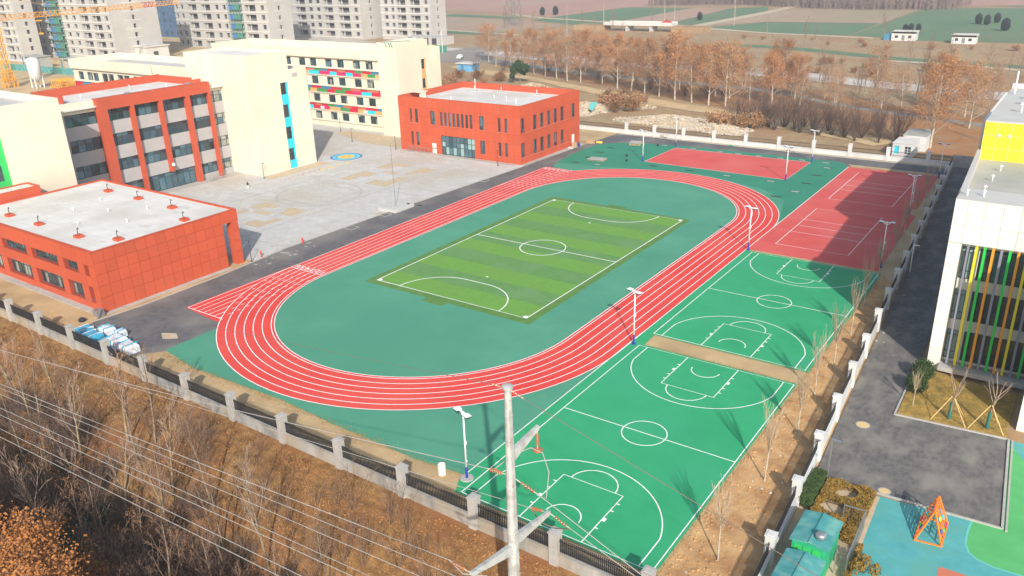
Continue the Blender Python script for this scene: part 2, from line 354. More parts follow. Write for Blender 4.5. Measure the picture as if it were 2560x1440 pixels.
for i, r in enumerate(rs[1:]):
    x = XC-r
    for yc, ye, sg in ((Y0, 10.25, -1), (Y1, 84.2, 1)):
        yend = yc+sg*math.sqrt(max(0, RO**2-r**2)) if r < RO else yc
        lo, hi = (ye, yend) if sg < 0 else (yend, ye)
        if hi-lo > .2: MB().strip([(x, lo), (x, hi)], .09, .0205).build('start_line', 'white', tr)
        mm = MB(); y = yc
        while abs(y-yc) < abs(yend-yc)-.5:
            mm.strip([(x, y), (x, y+sg*.5)], .08, .0215); y += sg*1.25
        if mm.v: mm.build('dashed_line', 'white', tr)
for y in (10.25, 84.2, 25.15):
    MB().strip([(XC-RO, y), (XC-rs[1]+.05 if y != 10.25 else -40.95, y)], .1, .0225).build('start_line', 'white', tr)
def glyph(txt, size):
    c = bpy.data.curves.new('digit', 'FONT'); c.body = txt; c.size = size; c.align_x = 'CENTER'; c.align_y = 'CENTER'; c.resolution_u = 3; c.offset = .018
    o = bpy.data.objects.new('tmp', c); COL.objects.link(o); bpy.context.view_layer.update()
    me = bpy.data.meshes.new_from_object(o.evaluated_get(bpy.context.evaluated_depsgraph_get())); bpy.data.objects.remove(o); me.materials.append(M_['white']); return me
for d in range(6):
    me = glyph(str(d+1), 1.15); x = XC-(rs[1]+.92*(d+.5))
    for y in (25.85, 83.4): inst(me, 'lane_number', tr, (x, y, .0225), math.pi)
# --------------------------------------------------------------- football pitch
FX0, FX1, FY0, FY1 = -34.55, -12.97, 27.52, 67.1
m = MB().prism(dense([(-35.6, 26.45), (-11.9, 26.35), (-12.05, 67.75), (-35.65, 68.4), (-35.6, 26.45)], .8, .03, rnd)[:-1], .005, .013)
for cx, cy in ((-24.3, 26.0), (-24.2, 68.3)): m.box(cx-1.5, cx+1.5, cy-.55, cy+.55, .004, .0125)
ff = struct('football_pitch', m, 'turf_e')
nb = 11; hb = (FY1-FY0)/nb
for i in range(nb):
    pts = dense([(FX0, FY0+i*hb), (FX1, FY0+i*hb)], .7, 0)+dense([(FX1, FY0+(i+1)*hb), (FX0, FY0+(i+1)*hb)], .7, 0)
    if i % 2 == 1: pts = [(p[0], p[1]+rnd.uniform(-.09, .09)) for p in pts]
    MB().poly(pts, .016 if i % 2 == 0 else .0185).build('turf_strip', 'turf_l' if i % 2 == 0 else 'turf_d', ff)
m = MB(); lw = .13; z = .023
m.strip([(FX0, FY0), (FX1, FY0), (FX1, FY1), (FX0, FY1), (FX0, FY0)], lw, z)
m.build('boundary_line', 'white', ff)
yc = (FY0+FY1)/2; xc = (FX0+FX1)/2
MB().strip([(FX0, yc), (FX1, yc)], lw, .0245).build('halfway_line', 'white', ff)
MB().strip(arc(xc, yc, 3.0, 0, 360, 48), lw, .026).build('centre_circle', 'white', ff)
for sg, yb in ((1, FY0), (-1, FY1)):
    pts = arc(xc+1.55, yb, 5.6, 0, 90, 20)+arc(xc-1.55, yb, 5.6, 90, 180, 20)
    if sg < 0: pts = [(x, 2*yb-y) for x, y in pts]
    MB().strip(pts, lw, .0245).build('penalty_arc', 'white', ff)
    for dx in (0,): MB().poly(arc(xc+dx, yb+sg*7.6, .16, 0, 360, 10)[:-1], .026).build('penalty_spot', 'white', ff)
for x, y in ((FX0, FY0), (FX1, FY0), (FX1, FY1), (FX0, FY1)):
    MB().poly(arc(x+(.25 if x < xc else -.25), y+(.25 if y < yc else -.25), .3, 0, 360, 12)[:-1], .0275).build('corner_spot', 'white', ff)
# --------------------------------------------------------------- basketball courts
def bball(name, y0, pts, m):
    c = sheet(name, pts, .0145, m); lw = .085; z = .019
    def ln(n, path, zz=z): MB().strip(path, lw, zz).build(n, 'white', c)
    ln('boundary_line', [(0, y0), (15, y0), (15, y0+28), (0, y0+28), (0, y0-.04)]); ln('halfway_line', [(0, y0+14), (15, y0+14)], .0205)
    ln('centre_circle', arc(7.5, y0+14, 1.8, 0, 360, 40), .022)
    for sg, yb in ((1, y0), (-1, y0+28)):
        def q(p): return [(x, yb+sg*y) for x, y in p]
        ln('three_point_line', q([(.9, 0), (.9, 2.99)]+arc(7.5, 1.575, 6.75, 168, 12, 40)+[(14.1, 2.99), (14.1, 0)]), .0235)
        ln('key_line', q([(5.05, 0), (5.05, 5.8), (9.95, 5.8), (9.95, 0)]), .0205)
        ln('free_throw_arc', q(arc(7.5, 5.8, 1.8, 0, 180, 24)), .022)
        ln('no_charge_arc', q(arc(7.5, 1.575, 1.3, 0, 180, 18)), .022)
        mm = MB()
        for x, s in ((5.05, -1), (9.95, 1)):
            for yy, w in ((1.75, .1), (2.8, .4), (3.9, .1), (4.8, .1)): mm.box(x+s*.04, x+s*.26, yb+sg*yy-w/2, yb+sg*yy+w/2, .019, .0225)
        mm.build('lane_mark', 'white', c)
    return c
c1 = bball('basketball_court', 0, [(-1.15, 1.2), (-.4, -.2), (15.25, -.25), (15.2, 28.25), (.4, 28.3), (.2, 30.8), (-1.0, 30.8), (-1.1, 20)], 'court')
MB().strip([(-1.1, 1.6), (-1.05, 30.8)], .08, .0195).build('side_line', 'white', c1)
c2 = bball('basketball_court', 31.12, [(-1.0, 30.8), (15.4, 30.85), (15.3, 59.4), (-1.0, 59.5)], 'court')
# --------------------------------------------------------------- red courts
br = sheet('volleyball_ground', [(-1.0, 59.95), (14.7, 59.9), (14.2, 84.9), (13.0, 85.3), (12.9, 88), (13.7, 88.4), (13.1, 109.2), (-1.0, 109)], .0145, 'redcourt')
MB().strip([(-1.0, 59.95), (-1.0, 109), (4, 109.05)], .1, .0195).build('side_line', 'white', br)
for vy in (63.77, 87.83):
    MB().strip([(1.45, vy), (10.45, vy), (10.45, vy+18), (1.45, vy+18), (1.45, vy-.04)], .08, .0195).build('boundary_line', 'white', br)
    mm = MB()
    for dy in (6, 9, 12): mm.strip([(1.45, vy+dy), (10.45, vy+dy)], .07, .021)
    mm.build('attack_line', 'white', br)
    mm = MB()
    for dy in (6, 12):
        for k in range(5):
            for x in (-.75+k*.45, 10.6+k*.45): mm.strip([(x, vy+dy), (x+.22, vy+dy)], .06, .0225)
    mm.build('dashed_line', 'white', br)
rc = sheet('red_court', [(-33.5, 96.3), (-7.5, 95.5), (-7.5, 109.3), (-33.3, 109.15)], .0155, 'redcourt')
MB().strip([(-33.5, 96.3), (-7.5, 95.5), (-7.5, 109.3), (-33.3, 109.15), (-33.5, 96.25)], .09, .0205).build('boundary_line', 'white', rc)
sheet('soil_strip', dense([(.4, 28.32), (15.2, 28.3), (15.25, 30.8), (.35, 30.78), (.4, 28.32)], .5, .04, rnd)[:-1], .018, 'soil')
sheet('soil_strip', dense([(.2, 59.42), (15.0, 59.4), (14.9, 59.92), (.2, 59.95), (.2, 59.42)], .5, .05, rnd)[:-1], .018, 'soil')
sheet('soil_strip', dense([(-.5, 109.3), (13.4, 109.5), (13.3, 110.6), (-1.5, 110.9), (-.5, 109.3)], .6, .08, rnd)[:-1], .018, 'soil')
sheet('planting_strip', dense([(15.45, -1.6), (20.6, -1.6), (19.3, 22), (17.2, 56), (15.6, 59.3), (15.5, 30), (15.4, 20), (15.45, -1.6)], .8, .1, rnd)[:-1], -.008, 'rawsoil')
# plaza: bare tree pits, painted rings
beds = [[(-74.0, 40.0), (-74.2, 43.3), (-70.4, 43.2), (-70.4, 41.6), (-71.8, 41.4), (-72, 40)], [(-71.6, 38.6), (-71.6, 40), (-68, 40), (-68, 38.6)], [(-67.2, 40), (-67.2, 41.7), (-68.2, 41.8), (-68.2, 43.4), (-64.4, 43.4), (-64.3, 40)],
 [(-67.8, 33.8), (-67.8, 36.2), (-65.6, 36.2), (-65.6, 38.4), (-64.2, 38.4), (-64.3, 33.8)], [(-74, 35.4), (-74, 38.8), (-72.4, 38.8), (-72.4, 35.4)],
 [(-74.5, 59.8), (-74.6, 66), (-71.2, 66), (-71, 63.4), (-72.4, 63.2), (-72.3, 59.8)], [(-74.4, 69), (-74.4, 73.5), (-69.8, 73.5), (-69.8, 71.8), (-72, 71.8), (-72, 69)], [(-70.9, 66.9), (-70.9, 68.4), (-68, 68.4), (-68, 66.9)],
 [(-68.2, 59.7), (-68.2, 62.6), (-65.8, 62.6), (-65.8, 66.1), (-63.6, 66.1), (-63.6, 59.7)], [(-66.6, 68.2), (-66.6, 73.2), (-63.5, 73.2), (-63.5, 69.6), (-65, 69.6), (-65, 68.2)],
 [(-53.9, 47.2), (-53.9, 48.6), (-51.6, 48.6), (-51.6, 47.2)], [(-53.0, 39.9), (-53.0, 41.5), (-51.4, 41.5), (-51.4, 39.9)], [(-51.9, 70.5), (-51.9, 72), (-50.6, 72), (-50.6, 70.5)]]
for b in beds:
    o = sheet('tree_pit', dense(b+[b[0]], .5, .05, rnd)[:-1], -.0035, 'bedsoil', pl)
    mm = MB()
    for a, c in zip(b, b[1:]+[b[0]]): mm.bar((*a, .01), (*c, .01), .07, .05)
    mm.build('pit_edge', 'joint', pl)
sheet('planting_bed', dense([(-87.6, 53.6), (-84.8, 53.6), (-84.9, 67.6), (-87.9, 67.6), (-87.6, 53.6)], .7, .04, rnd)[:-1], -.003, 'bedsoil', pl)
sheet('planting_bed', dense([(-105.5, 88.6), (-95.5, 85), (-88.2, 83.6), (-82.0, 83.9), (-82, 91.6), (-105, 92), (-105.5, 88.6)], .7, .05, rnd)[:-1], -.003, 'bedsoil', pl)
for i, (r, mm) in enumerate(((3.1, 'ring_b'), (2.75, 'ring_c'), (2.1, 'ring_g'), (1.9, 'ring_c'), (1.6, 'ring_y'), (.95, 'ring_o'), (.6, 'ring_y'))):
    MB().poly(arc(-86.1, 72.9, r, 0, 360, 40)[:-1], -.003+.0012*i).build('painted_ring', mm, pl)
for i, (x, y) in enumerate(((-82.5, 63.2), (-82.4, 65.2), (-82.3, 67.2), (-82.1, 69.2))):
    MB().poly(blob(x, y, .55, 10, .2), -.003).build('painted_spot', 'ring_y', pl)
mm = MB()
for i in range(16): mm.poly(blob(-83.2+rnd.uniform(-.5, .5), 55+i*.55, .22, 6, .4), -.003)
mm.build('painted_hopscotch', 'psalmon', pl)
# construction dust on plaza and road
mm = MB()
for i in range(34): mm.poly(blob(-53+rnd.uniform(-2.5, 3), 25+rnd.uniform(-3, 9), rnd.uniform(.06, .3), 9, .6, 1.5, .8), .0005+i*.0001)
mm.build('cement_spill', 'joint', road)
# --------------------------------------------------------------- kindergarten yard
kl = [(21.2, -2.4), (13.9, 117)]
sheet('kindergarten_lane', [(20.4, 15.6), (24.0, 15.5), (32.1, 16.0), (31.35, 27.9), (23.4, 27.4), (23.2, 37.4), (22.6, 60), (22, 90), (20, 117), (14.1, 117), (19.75, 26)], -.004, 'asphalt2')
sheet('rubber_playground', [(21.2, -6), (60, -6), (60, 28), (31.5, 28), (32.2, 16), (24.9, 15.4), (21.0, 15.4)], -.006, 'teal')
pg = bpy.data.objects['rubber_playground']
te = [(30.5, 15.8), (30.45, 14.4), (30.5, 13.2), (30.8, 12.4), (31.3, 11.95), (32.3, 11.7), (33.9, 11.8), (36, 12.4), (40, 13.5)]
MB().poly(te+[(60, 13.5), (60, 26), (32.6, 25.6), (31.9, 26.8), (31.5, 27.6), (32.3, 16.1)], -.002).build('rubber_patch', 'kgreen', pg)
MB().strip(te, .13, .001).build('patch_border', 'tealp', pg)
MB().poly([(29.5, 10.0), (29.6, 6), (34, 6), (33.5, 9.6), (31.1, 10.05)], -.002).build('rubber_patch', 'psalmon', pg)
lb = sheet('lawn_bed', dense([(23.5, 27.45), (31.2, 28.1), (31.2, 36.2), (23.3, 36.9), (23.5, 27.45)], 1, 0)[:-1], .03, 'drygrass')
m = MB()
for a, b in (((23.35, 27.35), (31.3, 28.0)), ((23.35, 27.35), (23.15, 37.4)), ((31.4, 28.0), (32.25, 16)), ((20.9, 15.45), (32.25, 16.0))): m.bar((*a, .03), (*b, .03), .15, .12)
for a, b in (((31.65, 28.0), (32.5, 15.8)),): m.bar((*a, .025), (*b, .025), .12, .1)
m.build('kerb', 'concrete', lb)
# --------------------------------------------------------------- fields and tracks beyond
FI = dict(
 f_green=[[(-246.6, 379.1), (-243.3, 490.3), (-196.5, 490.1), (-191.4, 381.9), (-172.2, 360.3), (-199.9, 353.4)], [(-170.0, 491.3), (-152.0, 509.0), (-138.3, 468.8), (-140.5, 368.3), (-158.3, 372.1)], [(-113.2, 395.5), (-60.4, 399.8), (-59.3, 337.9), (-94.3, 340.4)], [(-133.2, 354.5), (-113.4, 395), (-95.3, 341.4)],
  [(-60.0, 509.1), (40, 524.6), (60, 328.1), (-35.9, 324.9), (-44.2, 333.6), (-58.8, 338.0)], [(-30.4, 530.3), (-15.4, 562.9), (39.9, 567.8), (41.9, 527.7)],
  [(-100.2, 293.4), (-77.2, 290.4), (-60.6, 286.1), (-24.5, 268.5), (11.7, 260.4), (60, 250), (60, 240), (12.4, 252.4), (-22.7, 259.5), (-57.4, 275.6), (-74.1, 281.5), (-95.4, 281.7)], [(-330, 470), (-330, 500), (-250, 480), (-250, 465)], [(-330, 395), (-330, 412), (-262, 396), (-262, 384)], [(-300, 300), (-300, 316), (-215, 306), (-210, 292)]],
 f_pink=[[(-730, 514), (-834, 1000), (-300, 1000), (-235.2, 499), (-243.3, 492), (-246.5, 399.9), (-292.8, 424.7)], [(-196, 490.1), (-170.5, 491.3), (-158.8, 372.1), (-174.5, 363.7), (-191, 381.9)], [(-124.6, 1000), (60, 1000), (50, 571.6), (-30.5, 531.5), (-61.0, 511.3), (-113.4, 505)]],
 f_brown=[[(-136.0, 463.5), (-112.7, 501.8), (-60.6, 509.1), (-60.9, 400.2), (-112.9, 396)], [(-134.4, 362.5), (-131.5, 450.3), (-113.6, 396.5), (-131.3, 367.6)], [(-420, 318), (-420, 392), (-262, 382), (-205, 350), (-215, 308)]])
z = -.07
for k, L_ in FI.items():
    for p in L_: z += .0045; sheet('field', p, z, k)
PATHS = [[(-142.4, 367.8), (-139.4, 472.0), (-140.9, 581.0), (-135.6, 581.4), (-131.9, 450.3), (-134.9, 361.7)], [(-292, 424), (-250, 398), (-193, 378), (-155, 373), (-155, 366), (-193, 372), (-250, 392), (-292, 417)], [(-155.6, 372.8), (-127.0, 356.1), (-94.3, 340.4), (-48.5, 332.2), (-46.6, 326.3), (-92.1, 335.5), (-124.2, 347.9), (-150.5, 363.7)],
 [(-26.9, 259.8), (-6.7, 256.6), (12.5, 250.9), (60, 238), (60, 233), (12.3, 246.1), (-6.1, 252.4), (-26.0, 255.6)], [(-440, 330), (-300, 322), (-200, 300), (-200, 296), (-300, 317), (-440, 324)]]
for p in PATHS: z += .0045; sheet('farm_path', p, z, 'f_path')
sheet('canal_lining', [(-320, 262), (-187.2, 240), (-104.2, 230.5), (-56.0, 226.4), (-13.2, 210.3), (9.9, 205.1), (60, 198), (60, 188), (12.1, 191.2), (-9.5, 197.7), (-47.8, 208.6), (-92.9, 213.4), (-169.3, 222.6), (-320, 242)], -.02, 'canal')
sheet('back_road', [(-175, 250), (-168, 222), (-101.7, 194.9), (-42.8, 187.1), (-17.5, 170.4), (12.6, 159.5), (60, 148), (60, 143), (13.6, 155.2), (-14.7, 165.6), (-39.1, 181.2), (-95.7, 189.4), (-150, 205), (-172, 200), (-260, 215), (-260, 226), (-188, 222), (-188, 250)], -.015, 'asphalt3')
sheet('leaf_litter', dense([(-140, 200), (-118, 189), (-95, 179), (-60, 163), (-38, 153), (-20, 146), (0, 136), (14, 122), (24, 122), (24, 160), (-10, 176), (-40, 196), (-90, 205), (-140, 218), (-140, 200)], 3, .6, rnd)[:-1], -.025, 'litter')
sheet('dirt_track', dense([(-155, 199), (-139.3, 189.7), (-111.0, 179.4), (-88.8, 169.9), (-65.1, 160.2), (-39.0, 151.1), (-27.5, 145.5), (-14.9, 140.0), (2.3, 132.7), (-1.5, 128.1), (-13.0, 133.3), (-24.8, 137.5), (-37.2, 144.7), (-60.4, 150.8), (-83.6, 161.6), (-106.8, 172.9), (-131.3, 179.0), (-155, 190), (-155, 199)], 3, .35, rnd)[:-1], -.012, 'track_dirt')
sheet('site_ground', [(-420, 70), (-160, 70), (-160, 130), (-250, 200), (-420, 260)], -.035, 'track_dirt')

# grass tufts of the dry lawn, dust washed along the court edges
L_ = MB(); r_ = random.Random(41)
for i in range(5200):
    x = r_.uniform(23.5, 31.1); y = r_.uniform(28.2, 36.5); h = r_.uniform(.05, .16); a = r_.uniform(0, 6.283); w = .02
    n = len(L_.v); L_.v += [(x-w*math.cos(a), y-w*math.sin(a), .02), (x+w*math.cos(a), y+w*math.sin(a), .02), (x+r_.gauss(0, .06), y+r_.gauss(0, .06), h)]; L_.f.append((n, n+1, n+2))
o = L_.build('lawn_grass', 'drygrass'); o['kind'] = 'stuff'; o['label'] = 'short dry yellow grass on the lawn bed'; o['category'] = 'grass'
# ================================================================== BUILDINGS
XU, YU = Vector((1, 0, 0)), Vector((0, 1, 0))
class Face:
    """a vertical wall plane: origin o, horizontal axis u, outward normal n"""
    def __init__(s, o, u, n): s.o = Vector(o); s.u = Vector(u); s.n = Vector(n)
    def p(s, a, z, d=0): q = s.o+s.u*a-s.n*d; return (q.x, q.y, q.z+z)
    def box(s, mb, a0, a1, z0, z1, d0, d1):
        P = [s.p(a, z, d) for z in (z0, z1) for d in (d0, d1) for a in (a0, a1)]
        xs = [q[0] for q in P]; ys = [q[1] for q in P]; zs = [q[2] for q in P]
        mb.box(min(xs), max(xs), min(ys), max(ys), min(zs), max(zs))
    def wall(s, mb, A0, A1, Z0, Z1, holes=(), depth=.25):
        A = sorted({A0, A1, *[h[0] for h in holes], *[h[1] for h in holes]}); Z = sorted({Z0, Z1, *[h[2] for h in holes], *[h[3] for h in holes]})
        A = [a for a in A if A0 <= a <= A1]; Z = [z for z in Z if Z0 <= z <= Z1]
        for a0, a1 in zip(A, A[1:]):
            for z0, z1 in zip(Z, Z[1:]):
                ca, cz = (a0+a1)/2, (z0+z1)/2
                if any(h[0] < ca < h[1] and h[2] < cz < h[3] for h in holes): continue
                mb.quad(s.p(a0, z0), s.p(a1, z0), s.p(a1, z1), s.p(a0, z1))
        for h in holes:
            a0, a1, z0, z1 = h[:4]; d = h[4] if len(h) > 4 else depth
            c = [(a0, z0), (a1, z0), (a1, z1), (a0, z1)]
            for i in range(4):
                q, r = c[i], c[(i+1) % 4]; mb.quad(s.p(*q), s.p(*r), s.p(*r, d), s.p(*q, d))
PANE = {}
def window(parent, F, rect, depth=.2, cols=2, rows=(0, 1), fm='frame', gm='glass', fw=.07, name='window'):
    a0, a1, z0, z1 = rect[:4]; mb = MB(); cs = cols if hasattr(cols, '__len__') else [i/cols for i in range(cols+1)]
    A = [a0+(a1-a0)*c for c in cs]; Z = [z0+(z1-z0)*r for r in rows]
    for i, a in enumerate(A):
        lo = a if i == 0 else (a-fw if i == len(A)-1 else a-fw/2); F.box(mb, lo, lo+fw, z0, z1, depth-.05, depth+.05)
    for i, zz in enumerate(Z):
        lo = zz if i == 0 else (zz-fw if i == len(Z)-1 else zz-fw/2)
        for b0, b1 in zip(A, A[1:]): F.box(mb, b0+fw*.5, b1-fw*.5, lo, lo+fw, depth-.047, depth+.047)
    o = mb.build(name, fm, parent)
    for b0, b1 in zip(A, A[1:]):
        for q0, q1 in zip(Z, Z[1:]):
            g = gm if isinstance(gm, str) else rnd.choice(gm)
            w, h = round(b1-b0, 2), round(q1-q0, 2); key = (w, h, abs(F.u.x) > .5, g)
            if key not in PANE:
                q = MB(); q.box(-w/2, w/2, -.01, .01, -h/2, h/2) if key[2] else q.box(-.01, .01, -w/2, w/2, -h/2, h/2)
                PANE[key] = q.mesh('pane', g)
            inst(PANE[key], 'pane', o, F.p((b0+b1)/2, (q0+q1)/2, depth+.02))
    return o
PAN = {}
def panels(parent, F, A, Z, holes, m, gap=.05, th=.03, name='panel'):
    for a0, a1 in zip(A, A[1:]):
        for z0, z1 in zip(Z, Z[1:]):
            hs = [h for h in holes if h[0] < a1-.02 and h[1] > a0+.02 and h[2] < z1-.02 and h[3] > z0+.02]
            b = (a0+gap/2, a1-gap/2, z0+gap/2, z1-gap/2)
            if not hs:
                w, h = round(b[1]-b[0], 2), round(b[3]-b[2], 2); key = (w, h, abs(F.u.x) > .5, m)
                if key not in PAN:
                    q = MB(); (q.box(-w/2, w/2, -th/2, th/2, -h/2, h/2) if key[2] else q.box(-th/2, th/2, -w/2, w/2, -h/2, h/2)); PAN[key] = q.mesh(name, m)
                inst(PAN[key], name, parent, F.p((a0+a1)/2, (z0+z1)/2, -th/2)); continue
            AA = sorted({b[0], b[1], *[min(max(v, b[0]), b[1]) for h in hs for v in h[:2]]}); ZZ = sorted({b[2], b[3], *[min(max(v, b[2]), b[3]) for h in hs for v in h[2:4]]})
            q = MB()
            for c0, c1 in zip(AA, AA[1:]):
                for y0, y1 in zip(ZZ, ZZ[1:]):
                    if any(h[0] < (c0+c1)/2 < h[1] and h[2] < (y0+y1)/2 < h[3] for h in hs): continue
                    if c1-c0 > .03 and y1-y0 > .03: F.box(q, c0, c1, y0, y1, -th, 0)
            if q.v: q.build(name, m, parent)
def lin(a, b, n): return [a+(b-a)*i/n for i in range(n+1)]
def shell(mb, x0, x1, y0, y1, z0, z1, skip=''):
    """plain outer walls without roof; skip any of n s e w"""
    if 's' not in skip: mb.quad((x0, y0, z0), (x1, y0, z0), (x1, y0, z1), (x0, y0, z1))
    if 'n' not in skip: mb.quad((x1, y1, z0), (x0, y1, z0), (x0, y1, z1), (x1, y1, z1))
    if 'e' not in skip: mb.quad((x1, y0, z0), (x1, y1, z0), (x1, y1, z1), (x1, y0, z1))
    if 'w' not in skip: mb.quad((x0, y1, z0), (x0, y0, z0), (x0, y0, z1), (x0, y1, z1))
def parapet(mb, x0, x1, y0, y1, zr, zt, t=.3, skip=''):
    if 's' not in skip: mb.box(x0, x1, y0, y0+t, zr, zt)
    if 'n' not in skip: mb.box(x0, x1, y1-t, y1, zr, zt)
    if 'e' not in skip: mb.box(x1-t, x1, y0+t, y1-t, zr, zt)
    if 'w' not in skip: mb.box(x0, x0+t, y0+t, y1-t, zr, zt)
def pipe(parent, x, y, z, h=.8, name='vent_pipe', m='metalw', r=.06):
    MB().tube([(x, y, z), (x, y, z+h)], r, 6).lathe([(.13, 0), (.13, .06), (.02, .1)], (x, y, z+h), 6).build(name, m, parent)
# ------------------------------------------------------------------ red hall with porch (nearest red building)
def red_hall():
    x0, x1, y0, y1, H = -84.5, -54.0, 4.4, 23.4, 7.05
    b = thing('red_hall', 'low red panelled hall with flat white roof, roof hatches and corner porch', 'building', (-69, 14, 0))
    Fe = Face((x1, 0, 0), YU, XU); Fs = Face((0, y0, 0), XU, -YU)
    cols = [(-83.6, -76.4), (-75.0, -69.1), (-67.8, -61.9), (-60.6, -57.6), (-56.2, -55.3)]
    hs = [(c[0], c[1], z0, z1, .55) for c in cols for z0, z1 in ((.85, 2.75), (4.05, 5.3))]
    m = MB(); Fs.wall(m, x0, x1, -.1, H, hs, .55)
    Fe.wall(m, y0, 21.05, -.1, H); m.quad((x1, 21.05, -.1), (x0, 21.05, -.1), (x0, 21.05, 5.6), (x1, 21.05, 5.6))
    m.quad((x0, y0, -.1), (x0, y1, -.1), (x0, y1, H), (x0, y0, H))
    m.build('wall', 'redjoint', b)
    m = MB(); m.box(x0, x1, 21.06, y1, 5.6, H-.25); m.build('porch_slab', 'redplain', b)
    for x in (-54.55, -62, -69.5, -77): MB().box(x-.5, x+.5, 22.4, 23.36, -.05, 5.6).build('porch_column', 'redplain', b)
    Z = [-.08, 1.7, 3.05, 4.4, 5.75, H]
    panels(b, Fe, lin(y0+.0, 21.05, 13), Z[:5], [], 'red'); panels(b, Fe, lin(y0, y1, 15), [5.75, H], [], 'red')
    panels(b, Face((x1, 0, 0), YU, XU), [22.42, 23.36], Z[:5], [], 'red')
    As = sorted({x0, x1, *[v for c in cols for v in c]})
    panels(b, Fs, As, [-.08, .85, 2.75, 4.05, 5.3, H], hs, 'red')
    for c in cols:
        w = c[1]-c[0]; n = max(1, round(w/.75))
        window(b, Fs, (c[0], c[1], .85, 2.75), .5, n, (0, .72, 1), gm=['glass2', 'glass2', 'glassw'])
        window(b, Fs, (c[0], c[1], 4.05, 5.3), .5, n, (0, .35, 1), gm=['glass2', 'glass', 'glass2'])
    r = MB().box(x0+.3, x1-.3, y0+.3, y1-.3, H-.45, H-.12).build('roof', 'roofw', b)
    m = MB(); parapet(m, x0, x1, y0, y1, H-.24, H+.06, .34); m.build('parapet', 'redplain', b)
    for x, y in ((-77.5, 7.0), (-70.2, 7.0), (-61, 6.9), (-55.9, 8.7), (-77.4, 20.1), (-70, 20), (-62, 19.7), (-55.8, 17.2)):
        h = MB().box(x-.5, x+.5, y-.4, y+.4, H-.12, H+.2).build('roof_hatch', 'redplain', b)
        MB().tube([(x-.45, y+.2, H+.1), (x-.45, y+.2, H+.75), (x-.3, y+.2, H+.95), (x-.1, y+.2, H+.8)], .045, 5).build('vent_hook', 'metald', h)
    for i in range(9):
        y = y0+1.9+i*2.0; MB().strip([(x0+.4, y), (x1-.4, y)], .10, H-.1165).build('membrane_seam', 'seam', r)
    for i in range(16): MB().poly(blob(rnd.uniform(-82, -56), rnd.uniform(6, 22), rnd.uniform(.25, .9), 12, .4, 1.6, .8), H-.118+i*.0001).build('roof_stain', 'seam', r)
    for x, y in ((-66, 9.5), (-72.5, 12.5), (-61.5, 13.2), (-74, 17), (-64.5, 17.8), (-68, 14.6)): pipe(b, x, y, H-.12, .35, r=.04)
    MB().box(x0-.5, x1+.5, y0-.9, y0-.02, -.02, .06).box(x1+.02, x1+.7, y0, 21, -.02, .04).build('apron', 'concrete', b)
    return b
red_hall()
# annex behind the hall
def annex():
    b = thing('annex', 'small low red rimmed annex between the porch hall and the cream blocks', 'building', (-86.2, 10, 0))
    x0, x1, y0, y1, H = -87.9, -84.55, 5.0, 14.6, 8.2
    m = MB(); F = Face((0, y0, 0), XU, -YU); hs = [(-87.3, -85.2, 5.0, 6.8)]
    F.wall(m, x0, x1, -.1, H, hs); shell(m, x0, x1, y0, y1, -.1, H, 's'); m.build('wall', 'redplain', b)
    for h in hs: window(b, F, h, .2, 3, gm=['glass', 'glassw'])
    MB().box(x0+.3, x1-.3, y0+.3, y1-.3, H-.4, H-.1).build('roof', 'roofw', b)
    m = MB(); parapet(m, x0-.004, x1+.004, y0-.004, y1+.004, H-.5, H+.05, .32); m.build('parapet', 'redplain', b)
annex()
